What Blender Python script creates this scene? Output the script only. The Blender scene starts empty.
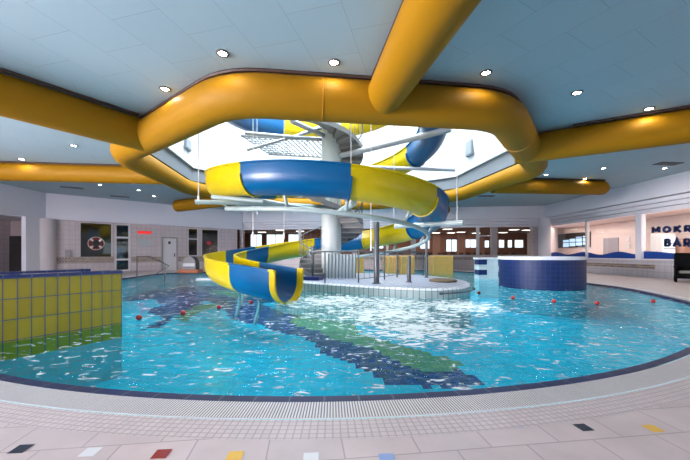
import bpy, bmesh, math, random
from mathutils import Vector, Matrix
random.seed(7)
sc = bpy.context.scene
COL = sc.collection
PI = math.pi
F = 320.0; HOR = 254.0; CH = 1.2            # focal length in px, horizon row, eye height
CEIL = 4.9

# ------------------------------------------------------------------ helpers
def S(u, v, Y):            # point seen at pixel u,v at depth Y
    return Vector(((u-345)/F*Y, Y, CH+(HOR-v)/F*Y))
def SZ(u, v, z):           # point seen at pixel u,v at height z
    Y = (z-CH)*F/(HOR-v)
    return Vector(((u-345)/F*Y, Y, z))

MATS = {}
def pmat(name, col, rough=.5, metal=0., spec=.5, noise=0., nscale=8., emit=None, estr=0., bump=0., coat=0.):
    if name in MATS: return MATS[name]
    m = bpy.data.materials.new(name); m.use_nodes = True
    nt = m.node_tree; b = nt.nodes['Principled BSDF']
    b.inputs['Base Color'].default_value = (*col, 1)
    b.inputs['Roughness'].default_value = rough
    b.inputs['Metallic'].default_value = metal
    b.inputs['Specular IOR Level'].default_value = spec
    if coat: b.inputs['Coat Weight'].default_value = coat
    if emit:
        b.inputs['Emission Color'].default_value = (*emit, 1)
        b.inputs['Emission Strength'].default_value = estr
    if noise or bump:
        tc = nt.nodes.new('ShaderNodeTexCoord')
        n = nt.nodes.new('ShaderNodeTexNoise'); n.inputs['Scale'].default_value = nscale; n.inputs['Detail'].default_value = 4
        nt.links.new(tc.outputs['Object'], n.inputs['Vector'])
        if noise:
            r = nt.nodes.new('ShaderNodeMapRange')
            r.inputs['To Min'].default_value = 1-noise; r.inputs['To Max'].default_value = 1+noise
            nt.links.new(n.outputs['Fac'], r.inputs['Value'])
            mx = nt.nodes.new('ShaderNodeVectorMath'); mx.operation = 'SCALE'
            mx.inputs[0].default_value = col
            nt.links.new(r.outputs[0], mx.inputs['Scale'])
            nt.links.new(mx.outputs[0], b.inputs['Base Color'])
        if bump:
            bp = nt.nodes.new('ShaderNodeBump'); bp.inputs['Strength'].default_value = bump; bp.inputs['Distance'].default_value = .01
            nt.links.new(n.outputs['Fac'], bp.inputs['Height']); nt.links.new(bp.outputs[0], b.inputs['Normal'])
    MATS[name] = m
    return m

def tmat(name, c1, c2, grout, w, h, mortar=.006, rough=.25, offset=0., noise=.06, bump=.3, rot=0., coords='UV', var=0.):
    """square / rectangular tiles on the UV map (metres)"""
    if name in MATS: return MATS[name]
    m = bpy.data.materials.new(name); m.use_nodes = True
    nt = m.node_tree; b = nt.nodes['Principled BSDF']; b.inputs['Roughness'].default_value = rough
    tc = nt.nodes.new('ShaderNodeTexCoord')
    mp = nt.nodes.new('ShaderNodeMapping'); mp.inputs['Rotation'].default_value[2] = rot
    nt.links.new(tc.outputs[coords], mp.inputs['Vector'])
    br = nt.nodes.new('ShaderNodeTexBrick')
    br.offset = offset; br.squash = 1
    br.inputs['Color1'].default_value = (*c1, 1); br.inputs['Color2'].default_value = (*c2, 1)
    br.inputs['Mortar'].default_value = (*grout, 1)
    br.inputs['Scale'].default_value = 1; br.inputs['Mortar Size'].default_value = mortar
    br.inputs['Mortar Smooth'].default_value = .1
    br.inputs['Brick Width'].default_value = w; br.inputs['Row Height'].default_value = h
    br.inputs['Bias'].default_value = var
    nt.links.new(mp.outputs[0], br.inputs['Vector'])
    n = nt.nodes.new('ShaderNodeTexNoise'); n.inputs['Scale'].default_value = 3; n.inputs['Detail'].default_value = 5
    nt.links.new(mp.outputs[0], n.inputs['Vector'])
    r = nt.nodes.new('ShaderNodeMapRange'); r.inputs['To Min'].default_value = 1-noise*2; r.inputs['To Max'].default_value = 1+noise*2
    nt.links.new(n.outputs['Fac'], r.inputs['Value'])
    mx = nt.nodes.new('ShaderNodeVectorMath'); mx.operation = 'SCALE'
    nt.links.new(br.outputs['Color'], mx.inputs[0]); nt.links.new(r.outputs[0], mx.inputs['Scale'])
    nt.links.new(mx.outputs[0], b.inputs['Base Color'])
    bp = nt.nodes.new('ShaderNodeBump'); bp.invert = True
    bp.inputs['Strength'].default_value = bump; bp.inputs['Distance'].default_value = .004
    nt.links.new(br.outputs['Fac'], bp.inputs['Height']); nt.links.new(bp.outputs[0], b.inputs['Normal'])
    MATS[name] = m
    return m

def uvbox(bm):
    uv = bm.loops.layers.uv.verify()
    bm.normal_update()
    for f in bm.faces:
        n = f.normal
        if abs(n.z) > .7:
            for l in f.loops: l[uv].uv = (l.vert.co.x, l.vert.co.y)
        else:
            t = Vector((-n.y, n.x, 0)).normalized()
            for l in f.loops: l[uv].uv = (l.vert.co.dot(t), l.vert.co.z)

def obj(name, bm, mat, parent=None, smooth=False, uv=False, autosharp=None):
    if uv: uvbox(bm)
    me = bpy.data.meshes.new(name)
    bmesh.ops.recalc_face_normals(bm, faces=bm.faces) if not getattr(bm, 'keepn', False) and name not in NOREC else None
    bm.to_mesh(me); bm.free()
    for m in (mat if isinstance(mat, (list, tuple)) else [mat]): me.materials.append(m)
    if smooth:
        for p in me.polygons: p.use_smooth = True
    o = bpy.data.objects.new(name, me); COL.objects.link(o)
    if parent is not None:
        o.parent = parent; root = parent
        while root.parent: root = root.parent
        if root.type == 'EMPTY': me.transform(Matrix.Translation(-root.location))
    if smooth and autosharp:
        try: me.set_sharp_from_angle(angle=math.radians(autosharp))
        except Exception: pass
    return o
NOREC = set()

def struct(name, bm, mat, **k):
    o = obj(name, bm, mat, **k); o['kind'] = 'structure'; return o
def empty(name, loc, label, cat, group=None):
    o = bpy.data.objects.new(name, None); COL.objects.link(o); o.location = loc
    o.empty_display_size = .1
    tag(o, label, cat, group); return o
def tag(o, label, cat, group=None, kind=None):
    o['label'] = label; o['category'] = cat
    if group: o['group'] = group
    if kind: o['kind'] = kind
    return o
def copy_tree(o, loc, label, parent=None):
    c = o.copy(); COL.objects.link(c)
    if parent is None: c.location = loc; c['label'] = label
    else: c.parent = parent
    for ch in [x for x in COL.objects if x.parent == o]: copy_tree(ch, None, None, c)
    return c

def box(bm, x0, x1, y0, y1, z0, z1, M=None, bev=0.):
    vs = [bm.verts.new((x, y, z)) for z in (z0, z1) for x, y in ((x0, y0), (x1, y0), (x1, y1), (x0, y1))]
    if M is not None:
        for v in vs: v.co = M @ v.co
    fs = [bm.faces.new([vs[i] for i in f]) for f in ((3,2,1,0),(4,5,6,7),(0,1,5,4),(1,2,6,5),(2,3,7,6),(3,0,4,7))]
    if bev:
        es = list({e for f in fs for e in f.edges})
        bmesh.ops.bevel(bm, geom=es, offset=bev, segments=2, affect='EDGES', profile=.5)
    return vs
def bx(*a, **k):
    bm = bmesh.new(); box(bm, *a, **k); return bm

def frame_tube(bm, pts, r, seg=12, closed=False, caps=True, up=Vector((0,0,1))):
    """round tube along points; r number or function of t index"""
    pts = [Vector(p) for p in pts]; n = len(pts); rings = []
    prev = None
    for i, p in enumerate(pts):
        a = pts[(i-1) % n] if (closed or i > 0) else p
        b = pts[(i+1) % n] if (closed or i < n-1) else p
        t = (b-a).normalized()
        s = t.cross(up)
        if s.length < .05: s = t.cross(Vector((1,0,0))) if prev is None else prev
        s.normalize(); prev = s
        q = s.cross(t).normalized()
        rr = r(i) if callable(r) else r
        rings.append([bm.verts.new(p + rr*(math.cos(k*2*PI/seg)*s + math.sin(k*2*PI/seg)*q)) for k in range(seg)])
    m = n if closed else n-1
    for i in range(m):
        A, B = rings[i], rings[(i+1) % n]
        for k in range(seg):
            bm.faces.new((A[k], A[(k+1) % seg], B[(k+1) % seg], B[k]))
    if caps and not closed:
        bm.faces.new(rings[0][::-1]); bm.faces.new(rings[-1])
def tube(pts, r, seg=12, **k):
    bm = bmesh.new(); frame_tube(bm, pts, r, seg, **k); return bm
def cyl(bm, c, r, z0, z1, seg=32, r2=None):
    r2 = r if r2 is None else r2
    a = [bm.verts.new((c[0]+r*math.cos(k*2*PI/seg), c[1]+r*math.sin(k*2*PI/seg), z0)) for k in range(seg)]
    b = [bm.verts.new((c[0]+r2*math.cos(k*2*PI/seg), c[1]+r2*math.sin(k*2*PI/seg), z1)) for k in range(seg)]
    for k in range(seg): bm.faces.new((a[k], a[(k+1) % seg], b[(k+1) % seg], b[k]))
    bm.faces.new(a[::-1]); bm.faces.new(b)
def lathe(c, prof, seg=32):
    bm = bmesh.new(); R = []
    for r, z in prof:
        R.append([bm.verts.new((c[0]+r*math.cos(k*2*PI/seg), c[1]+r*math.sin(k*2*PI/seg), c[2]+z)) for k in range(seg)])
    for A, B in zip(R, R[1:]):
        for k in range(seg): bm.faces.new((A[k], A[(k+1) % seg], B[(k+1) % seg], B[k]))
    if prof[0][0] > 1e-4: bm.faces.new(R[0][::-1])
    if prof[-1][0] > 1e-4: bm.faces.new(R[-1])
    bmesh.ops.remove_doubles(bm, verts=bm.verts, dist=1e-5)
    return bm
def prism(poly, z0, z1, bm=None):
    bm = bm or bmesh.new()
    a = [bm.verts.new((p[0], p[1], z0)) for p in poly]; b = [bm.verts.new((p[0], p[1], z1)) for p in poly]
    n = len(poly)
    for k in range(n): bm.faces.new((a[k], a[(k+1) % n], b[(k+1) % n], b[k]))
    bm.faces.new(a[::-1]); bm.faces.new(b)
    return bm
def catmull(P, n=8, closed=False):
    P = [Vector(p) for p in P]; out = []; L = len(P)
    rng = range(L if closed else L-1)
    for i in rng:
        if closed: p0, p1, p2, p3 = P[(i-1) % L], P[i], P[(i+1) % L], P[(i+2) % L]
        else: p0, p1, p2, p3 = P[max(i-1, 0)], P[i], P[i+1], P[min(i+2, L-1)]
        for k in range(n):
            t = k/n
            out.append(.5*((2*p1)+(p2-p0)*t+(2*p0-5*p1+4*p2-p3)*t*t+(3*p1-p0-3*p2+p3)*t**3))
    if not closed: out.append(P[-1])
    return out

def wallpanel(A, B, z0, z1, holes, th=.2, uv0=0.):
    """vertical wall from A to B (xy) with rectangular holes [(s0,s1,za,zb)] in metres along the wall"""
    A = Vector(A); B = Vector(B); L = (B-A).length; d = (B-A)/L; nrm = Vector((-d.y, d.x))
    ss = sorted({0., L, *[h[0] for h in holes], *[h[1] for h in holes]})
    zz = sorted({z0, z1, *[h[2] for h in holes], *[h[3] for h in holes]})
    ss = [s for s in ss if 0 <= s <= L]; zz = [z for z in zz if z0 <= z <= z1]
    bm = bmesh.new()
    def solid(i, j):
        if not (0 <= i < len(ss)-1 and 0 <= j < len(zz)-1): return False
        cs = (ss[i]+ss[i+1])/2; cz = (zz[j]+zz[j+1])/2
        return not any(h[0] < cs < h[1] and h[2] < cz < h[3] for h in holes)
    cache = {}
    def V(i, j, k):
        if (i, j, k) not in cache:
            p = A + d*ss[i] + nrm*(th if k else 0); cache[(i, j, k)] = bm.verts.new((p.x, p.y, zz[j]))
        return cache[(i, j, k)]
    for i in range(len(ss)-1):
        for j in range(len(zz)-1):
            if not solid(i, j): continue
            bm.faces.new((V(i,j,0), V(i+1,j,0), V(i+1,j+1,0), V(i,j+1,0)))
            bm.faces.new((V(i,j+1,1), V(i+1,j+1,1), V(i+1,j,1), V(i,j,1)))
            if not solid(i-1, j): bm.faces.new((V(i,j,1), V(i,j,0), V(i,j+1,0), V(i,j+1,1)))
            if not solid(i+1, j): bm.faces.new((V(i+1,j,0), V(i+1,j,1), V(i+1,j+1,1), V(i+1,j+1,0)))
            if not solid(i, j-1): bm.faces.new((V(i,j,1), V(i+1,j,1), V(i+1,j,0), V(i,j,0)))
            if not solid(i, j+1): bm.faces.new((V(i,j+1,0), V(i+1,j+1,0), V(i+1,j+1,1), V(i,j+1,1)))
    return bm
class Line:                     # a straight wall: local frame with s along, t towards the hall
    def __init__(s, A, B, inward):
        s.A = Vector(A); s.B = Vector(B); s.L = (s.B-s.A).length; s.d = (s.B-s.A)/s.L
        s.n = Vector((-s.d.y, s.d.x))
        if s.n.dot(Vector(inward)-s.A) < 0: s.n = -s.n
    def at(s, u):               # distance along the wall of pixel column u
        k = (u-345)/F           # X = k Y
        den = s.d.x - k*s.d.y
        return (k*s.A.y - s.A.x)/den
    def Y(s, q): return s.A.y + s.d.y*q
    def z(s, u, v): return CH + (HOR-v)/F*s.Y(s.at(u))
    def M(s, q=0., t=0., z=0.):
        p = s.A + s.d*q + s.n*t
        return Matrix(((s.d.x, s.n.x, 0, p.x), (s.d.y, s.n.y, 0, p.y), (0, 0, 1, z), (0, 0, 0, 1)))

# ------------------------------------------------------------------ materials
M_deck = tmat('deck_tile', (.66,.55,.55), (.60,.50,.505), (.42,.34,.35), .46, .31, .005, .35, .5, .10, .25, rot=math.radians(-7))
M_mosaic = tmat('deck_mosaic', (.68,.58,.58), (.62,.53,.535), (.46,.38,.39), .05, .05, .005, .4, 0, .05, .4)
M_navy_edge = tmat('navy_edge_tile', (.002,.012,.075), (.003,.016,.09), (.08,.10,.17), .29, .4, .008, .5, 0, .1, .3)
M_grate = tmat('gutter_grating', (.80,.76,.78), (.76,.72,.74), (.16,.15,.16), .022, .6, .0045, .4, 0, .02, .6)
M_curb = pmat('curb_white', (.66,.6,.62), .4, noise=.05)
M_inset = {k: pmat('inset_'+k, c, .3) for k, c in dict(navy=(.01,.02,.05), white=(.8,.8,.82), red=(.32,.02,.02), yellow=(.85,.5,.06), blue=(.28,.40,.72)).items()}
M_yellow_tile = tmat('yellow_tile', (.50,.36,.012), (.45,.32,.01), (.10,.12,.16), .145, .29, .007, .25, 0, .05, .4)
M_pale_yellow = tmat('pale_yellow_tile', (.50,.28,.07), (.46,.26,.06), (.36,.22,.07), .15, .15, .006, .25)
M_blue_tile = tmat('blue_tile', (.0015,.012,.08), (.002,.016,.10), (.01,.035,.14), .155, .155, .008, .5, 0, .06, .3)
M_navy_cop = tmat('navy_coping', (.006,.025,.14), (.01,.03,.17), (.08,.12,.25), .29, .5, .008, .15)
M_white_tile = tmat('white_tile', (.74,.70,.74), (.71,.67,.71), (.55,.51,.55), .30, .30, .012, .25, 0, .02, .2)
M_wall_pink = tmat('wall_tile', (.64,.56,.58), (.61,.53,.55), (.47,.41,.43), .30, .30, .012, .3, 0, .02, .2)
M_island_top = tmat('island_top_tile', (.58,.60,.68), (.46,.50,.62), (.10,.14,.26), .24, .24, .03, .3, 0, .05, .3, rot=math.radians(38))
M_island_side = tmat('island_side_tile', (.46,.54,.53), (.42,.50,.49), (.12,.16,.17), .17, .30, .010, .25, 0, .05, .3)
M_plaster = pmat('white_plaster', (.84,.83,.90), .7, noise=.02, nscale=1.5)
M_plaster_g = pmat('grey_plaster', (.62,.62,.66), .7)
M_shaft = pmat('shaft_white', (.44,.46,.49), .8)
M_shaftg = pmat('shaft_grey_curb', (.15,.17,.195), .7)
M_duct = pmat('duct_yellow', (.29,.137,.0003), .6, noise=.05, nscale=1.2, spec=.2)
M_dark = pmat('dark_trim', (.05,.025,.02), .6)
M_slide_b = pmat('slide_blue', (.0003,.075,.205), .28, spec=.35, noise=.05, nscale=2)
M_slide_y = pmat('slide_yellow', (.48,.36,.0015), .28, spec=.35, noise=.05, nscale=2)
M_slide_lip = pmat('slide_lip_yellow', (.62,.42,.002), .25, spec=.35)
M_pipe = pmat('painted_steel_pale', (.34,.41,.41), .35, noise=.05)
M_pipew = pmat('painted_steel_white', (.34,.36,.40), .4)
M_rod = pmat('hanger_steel', (.62,.62,.64), .4, metal=.3)
M_steel = pmat('brushed_steel', (.13,.135,.145), .4, metal=.5)
M_post = pmat('dark_grey_post', (.10,.105,.115), .4, metal=.3)
M_col = pmat('column_white', (.54,.58,.58), .5, noise=.04)
M_tread = pmat('stair_tread', (.28,.265,.25), .7, noise=.1)
M_riser = pmat('stair_steel', (.16,.16,.165), .6)
M_slat = pmat('grey_slat', (.42,.47,.49), .5)
M_brown = pmat('brown_brick', (.24,.125,.09), .8, noise=.15, nscale=3)
M_wood = pmat('dark_wood', (.10,.055,.04), .6, noise=.2)
M_bceil = pmat('back_room_ceiling', (.28,.21,.17), .8)
M_frame = pmat('white_window_frame', (.72,.70,.72), .4)
M_darkroom = pmat('dark_interior', (.03,.025,.025), .8)
M_red = pmat('float_red', (.40,.02,.02), .4)
M_sign_blue = pmat('sign_blue', (.003,.02,.10), .4)
M_black = pmat('black_wicker', (.006,.006,.007), .9, spec=.1)
M_wave = pmat('wave_blue', (.006,.06,.33), .3)
M_terra = pmat('terracotta', (.42,.12,.05), .6)
M_barwall = pmat('bar_wall', (.80,.66,.62), .7)
M_lamp = pmat('lamp_lens', (1,1,1), .5, emit=(1,.93,.85), estr=30)
M_panel = pmat('lamp_panel', (1,1,1), .5, emit=(1,.93,.82), estr=3)
M_metal_dark = pmat('dark_recess', (.10,.09,.09), .5)

def ceiling_mat():
    m = bpy.data.materials.new('ceiling_panel'); m.use_nodes = True
    nt = m.node_tree; b = nt.nodes['Principled BSDF']; b.inputs['Roughness'].default_value = .8
    N = nt.nodes.new; Lk = nt.links.new
    tc = N('ShaderNodeTexCoord'); sp = N('ShaderNodeSeparateXYZ'); Lk(tc.outputs['Object'], sp.inputs[0])
    at = N('ShaderNodeMath'); at.operation = 'ARCTAN2'; Lk(sp.outputs['Y'], at.inputs[0]); Lk(sp.outputs['X'], at.inputs[1])
    sn = N('ShaderNodeMath'); sn.operation = 'SNAP'
    ad = N('ShaderNodeMath'); ad.operation = 'ADD'; ad.inputs[1].default_value = PI*4
    Lk(at.outputs[0], ad.inputs[0]); Lk(ad.outputs[0], sn.inputs[0]); sn.inputs[1].default_value = PI/4
    off = N('ShaderNodeMath'); off.operation = 'ADD'; off.inputs[1].default_value = PI/8; Lk(sn.outputs[0], off.inputs[0])
    vr = N('ShaderNodeVectorRotate'); vr.rotation_type = 'Z_AXIS'; vr.invert = True
    Lk(tc.outputs['Object'], vr.inputs['Vector']); Lk(off.outputs[0], vr.inputs['Angle'])
    br = N('ShaderNodeTexBrick'); br.offset = .5
    br.inputs['Color1'].default_value = (.37,.50,.56,1); br.inputs['Color2'].default_value = (.355,.485,.545,1)
    br.inputs['Mortar'].default_value = (.28,.38,.43,1); br.inputs['Scale'].default_value = 1
    br.inputs['Brick Width'].default_value = 1.2; br.inputs['Row Height'].default_value = .9; br.inputs['Mortar Size'].default_value = .006
    Lk(vr.outputs[0], br.inputs['Vector']); Lk(br.outputs['Color'], b.inputs['Base Color'])
    return m
M_ceil = ceiling_mat()

def two_sided(nt, fr, ior):
    g = nt.nodes.new('ShaderNodeNewGeometry'); r = nt.nodes.new('ShaderNodeMapRange')
    r.inputs['To Min'].default_value = ior; r.inputs['To Max'].default_value = 1/ior
    nt.links.new(g.outputs['Backfacing'], r.inputs['Value']); nt.links.new(r.outputs[0], fr.inputs['IOR'])
def glass_mat(name, tint=(.9,.95,.95), refl=1.):
    m = bpy.data.materials.new(name); m.use_nodes = True
    nt = m.node_tree; nt.nodes.clear(); N = nt.nodes.new; Lk = nt.links.new
    out = N('ShaderNodeOutputMaterial'); mix = N('ShaderNodeMixShader'); tr = N('ShaderNodeBsdfTransparent'); gl = N('ShaderNodeBsdfGlossy'); fr = N('ShaderNodeFresnel')
    tr.inputs[0].default_value = (*tint, 1); gl.inputs['Roughness'].default_value = .02; two_sided(nt, fr, 1.45)
    Lk(fr.outputs[0], mix.inputs[0]); Lk(tr.outputs[0], mix.inputs[1]); Lk(gl.outputs[0], mix.inputs[2]); Lk(mix.outputs[0], out.inputs[0])
    return m
M_glass = glass_mat('window_glass')
M_glass_dark = glass_mat('tinted_glass', (.35,.38,.4))

def water_mat():
    m = bpy.data.materials.new('pool_water'); m.use_nodes = True
    nt = m.node_tree; nt.nodes.clear(); N = nt.nodes.new; Lk = nt.links.new
    out = N('ShaderNodeOutputMaterial'); tc = N('ShaderNodeTexCoord')
    def noise(scale, det, sx=1., sy=1., rot=0., dist=0.):
        mp = N('ShaderNodeMapping'); mp.inputs['Scale'].default_value = (sx, sy, 1); mp.inputs['Rotation'].default_value[2] = rot
        Lk(tc.outputs['Object'], mp.inputs[0])
        n = N('ShaderNodeTexNoise'); n.inputs['Scale'].default_value = scale; n.inputs['Detail'].default_value = det
        n.inputs['Distortion'].default_value = dist
        Lk(mp.outputs[0], n.inputs[0]); return n.outputs['Fac']
    n1 = noise(2.4, 3, .8, 1.15, 0, .6); n2 = noise(7., 3, 1, 1, .5, .4)
    ml = N('ShaderNodeMath'); ml.operation = 'MULTIPLY_ADD'; Lk(n2, ml.inputs[0]); ml.inputs[1].default_value = .5; Lk(n1, ml.inputs[2])
    # choppier around the splash of the slide
    vm = N('ShaderNodeVectorMath'); vm.operation = 'DISTANCE'; Lk(tc.outputs['Object'], vm.inputs[0]); vm.inputs[1].default_value = (.3, 7.6, 0)
    chop = N('ShaderNodeMapRange'); chop.inputs['From Min'].default_value = 1.; chop.inputs['From Max'].default_value = 6.5
    chop.inputs['To Min'].default_value = .85; chop.inputs['To Max'].default_value = .32
    Lk(vm.outputs['Value'], chop.inputs['Value'])
    bp = N('ShaderNodeBump'); bp.inputs['Distance'].default_value = .10
    Lk(chop.outputs[0], bp.inputs['Strength']); Lk(ml.outputs[0], bp.inputs['Height'])
    tr = N('ShaderNodeBsdfTransparent'); tr.inputs[0].default_value = (.50, .90, .96, 1)
    gl = N('ShaderNodeBsdfGlossy'); gl.inputs['Roughness'].default_value = .05; Lk(bp.outputs[0], gl.inputs['Normal'])
    fr = N('ShaderNodeFresnel'); two_sided(nt, fr, 1.33); Lk(bp.outputs[0], fr.inputs['Normal'])
    fs = N('ShaderNodeMath'); fs.operation = 'MULTIPLY'; fs.inputs[1].default_value = .62; Lk(fr.outputs[0], fs.inputs[0])
    mix = N('ShaderNodeMixShader'); Lk(fs.outputs[0], mix.inputs[0]); Lk(tr.outputs[0], mix.inputs[1]); Lk(gl.outputs[0], mix.inputs[2])
    # foam: real white froth floating where the slide lands and along the island
    fn = noise(5.2, 6, 1.0, 1.7, .12, 1.1)
    mask = None
    for cx, cy, rr in ((-.3, 8.35, 1.7), (1.3, 8.0, 1.7), (.9, 6.6, 2.0), (1.2, 5.2, 1.4), (2.6, 7.6, 1.6)):
        d = N('ShaderNodeVectorMath'); d.operation = 'DISTANCE'; Lk(tc.outputs['Object'], d.inputs[0]); d.inputs[1].default_value = (cx, cy, 0)
        r = N('ShaderNodeMapRange'); r.inputs['From Min'].default_value = rr; r.inputs['From Max'].default_value = 0
        Lk(d.outputs['Value'], r.inputs['Value'])
        if mask is None: mask = r.outputs[0]
        else:
            mx = N('ShaderNodeMath'); mx.operation = 'MAXIMUM'; Lk(mask, mx.inputs[0]); Lk(r.outputs[0], mx.inputs[1]); mask = mx.outputs[0]
    add = N('ShaderNodeMath'); add.operation = 'MULTIPLY_ADD'; Lk(mask, add.inputs[0]); add.inputs[1].default_value = .26; Lk(fn, add.inputs[2])
    th = N('ShaderNodeMapRange'); th.inputs['From Min'].default_value = .59; th.inputs['From Max'].default_value = .70
    th.inputs['To Max'].default_value = .8
    Lk(add.outputs[0], th.inputs['Value'])
    foam = N('ShaderNodeBsdfDiffuse'); foam.inputs[0].default_value = (.85,.93,.95,1)
    mix2 = N('ShaderNodeMixShader'); Lk(th.outputs[0], mix2.inputs[0]); Lk(mix.outputs[0], mix2.inputs[1]); Lk(foam.outputs[0], mix2.inputs[2])
    Lk(mix2.outputs[0], out.inputs[0])
    return m
M_water = water_mat()

# ------------------------------------------------------------------ pool outline
PC = Vector((-.46, 11.73))
KEYS = [(-155,9.04),(-125,9.04),(-100,9.04),(-75,9.04),(-57,9.04),(-40,9.3),(-20,9.8),(7,10.5),(28,11.9),(46,13.2),(56,13.4),(90,12.6),(125,13.2),(142,13.6),(159,11.2),(180,9.6)]
def prad(a):
    a = (a+155) % 360 - 155
    K = KEYS + [(205, 9.04)]
    for (a0, r0), (a1, r1) in zip(K, K[1:]):
        if a0 <= a <= a1:
            t = (a-a0)/(a1-a0); t = t*t*(3-2*t) if r0 != r1 else t
            return r0+(r1-r0)*t
    return 9.04
NA = 720
RAD = [prad(-155+i*360/NA) for i in range(NA)]
for _ in range(60): RAD = [(RAD[i-1]+RAD[i]+RAD[(i+1) % NA])/3 if not 30 < i < 190 else RAD[i] for i in range(NA)]
ANG = [math.radians(-155+i*360/NA) for i in range(NA)]
def ringpt(i, off, z): return (PC.x+(RAD[i]+off)*math.cos(ANG[i]), PC.y+(RAD[i]+off)*math.sin(ANG[i]), z)
def ring(profile, polar=True):
    """sweep (offset,z) profile around the pool; UV = arc length, offset"""
    bm = bmesh.new(); uv = bm.loops.layers.uv.verify()
    V = [[bm.verts.new(ringpt(i, o, z)) for i in range(NA)] for o, z in profile]
    dl = [0.]
    for o, z in profile[1:]: dl.append(dl[-1]+1)
    acc = 0.; d = [0.]
    for (a, b) in zip(profile, profile[1:]): acc += math.hypot(b[0]-a[0], b[1]-a[1]); d.append(acc)
    for j in range(len(profile)-1):
        for i in range(NA):
            k = (i+1) % NA
            f = bm.faces.new((V[j][i], V[j][k], V[j+1][k], V[j+1][i]))
            s0 = i*2*PI/NA*9.2; s1 = (i+1)*2*PI/NA*9.2
            for l, (s, t) in zip(f.loops, ((s0, d[j]), (s1, d[j]), (s1, d[j+1]), (s0, d[j+1]))): l[uv].uv = (s, t+.02)
    return bm

WL = -.03
# deck
bm = bmesh.new()
uv = bm.loops.layers.uv.verify()
ri = [bm.verts.new(ringpt(i, .62, 0)) for i in range(NA)]
ro = [bm.verts.new((PC.x+48*math.cos(ANG[i]), PC.y+48*math.sin(ANG[i]), 0)) for i in range(NA)]
for i in range(NA):
    k = (i+1) % NA; bm.faces.new((ri[i], ro[i], ro[k], ri[k]))
nb = len(bm.faces)
for (u, v, c) in ((21,449,'navy'),(90.5,452,'white'),(161.5,454,'red'),(235,456,'yellow'),(311,457.5,'white'),(387,458.5,'blue'),(450.5,425,'white'),
                  (514.8,424.5,'blue'),(583.5,427.5,'navy'),(653,428.5,'yellow'),(662.6,399.6,'navy')):
    p = SZ(u, v, 0)
    R = Matrix.Rotation(math.radians(7 if u > 400 else 4), 2); s = .045
    f = bm.faces.new([bm.verts.new((*(p.xy + R @ Vector(q)), .0015)) for q in ((-s,-s),(s,-s),(s,s),(-s,s))])
    f.material_index = 1+list(M_inset).index(c)
o = struct('floor', bm, [M_deck]+list(M_inset.values()), uv=True)
struct('trim_1', ring([(-.01,-.08),(-.01,.0),(.10,.006)]), M_navy_edge)            # navy edge course
struct('trim_2', ring([(.10,.002),(.36,.002)]), M_grate)                       # slotted overflow gutter
struct('trim_3', ring([(.36,.006),(.37,.008),(.38,.006)]), M_curb)
struct('trim_4', ring([(.38,.003),(.625,.003)]), M_mosaic)
# basin: wall and floor with its mosaic picture
ZB = -.95
struct('pool_wall', ring([(.0,-.07),(.0,ZB)]), tmat('basin_wall_tile', (.10,.62,.68), (.08,.56,.64), (.2,.5,.6), .15, .15))
NAVY = [[(215,301),(262,304),(300,315),(340,328),(372,342),(420,358),(455,370),(490,384),(478,393),(420,386),(385,377),(350,364),(325,351),(298,339),(262,326),(228,316)],
        [(122,287),(200,286),(262,287),(300,296),(262,304),(225,301),(200,301),(160,299),(122,301)],
        [(152,299),(208,300),(192,310),(172,318),(162,326),(146,332),(158,320),(150,311),(160,306)]]
GREEN = [[(286,308),(320,313),(350,321),(376,338),(412,348),(440,358),(462,370),(440,374),(405,363),(375,354),(345,343),(315,331),(295,322)],
         [(176,318),(195,304),(216,305),(196,316),(182,323)], [(205,291),(235,290),(258,296),(230,297)]]
PINK = [[(136,301),(146,303),(150,310),(142,313),(146,307)], [(150,289),(162,289),(160,292),(150,292)]]
def topoly(L): return [[SZ(u, v, ZB).xy for u, v in P] for P in L]
NAVY, GREEN, PINK = topoly(NAVY), topoly(GREEN), topoly(PINK)
def inside(p, P):
    c = False; n = len(P)
    for i in range(n):
        a, b = P[i], P[i-1]
        if (a.y > p.y) != (b.y > p.y) and p.x < (b.x-a.x)*(p.y-a.y)/(b.y-a.y)+a.x: c = not c
    return c
bm = bmesh.new(); cs = .15
x = -13.
grid = {}
def gv(i, j):
    if (i, j) not in grid: grid[(i, j)] = bm.verts.new((-13+i*cs, 1.5+j*cs, ZB))
    return grid[(i, j)]
for i in range(int(27/cs)):
    for j in range(int(26/cs)):
        p = Vector((-13+(i+.5)*cs, 1.5+(j+.5)*cs)); q = p-PC
        k = int(((math.degrees(math.atan2(q.y, q.x))+155) % 360)/360*NA) % NA
        if q.length > RAD[k]+.2: continue
        f = bm.faces.new((gv(i,j), gv(i+1,j), gv(i+1,j+1), gv(i,j+1)))
        j2 = p + Vector((random.uniform(-.08,.08)+.13*math.sin(2.3*p.y+1.1*p.x), random.uniform(-.08,.08)+.16*math.sin(2.9*p.x-1.3*p.y)))
        if any(inside(j2, P) for P in GREEN): f.material_index = 2
        elif any(inside(j2, P) for P in NAVY): f.material_index = 1
        elif any(inside(j2, P) for P in PINK): f.material_index = 3
struct('pool_floor', bm, [tmat('basin_floor', (.004,.56,.72), (.004,.52,.68), (.008,.46,.62), .30, .30, .010),
     tmat('basin_navy', (.004,.022,.14), (.008,.035,.19), (.01,.05,.20),   .15, .15, .008),
     tmat('basin_green', (.27,.34,.09), (.15,.26,.13), (.15,.24,.12), .15, .15, .012),
     tmat('basin_pink', (.7,.25,.5), (.7,.3,.5), (.6,.3,.5), .21, .21, .012)], uv=True)
bm = bmesh.new(); c = bm.verts.new((PC.x, PC.y, WL)); rr = [bm.verts.new(ringpt(i, .0, WL)) for i in range(NA)]
for i in range(NA): bm.faces.new((c, rr[i], rr[(i+1) % NA]))
NOREC.add('pool_water')
tag(obj('pool_water', bm, M_water), 'turquoise rippling pool water with white froth below the slide', 'water', kind='stuff')

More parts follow.
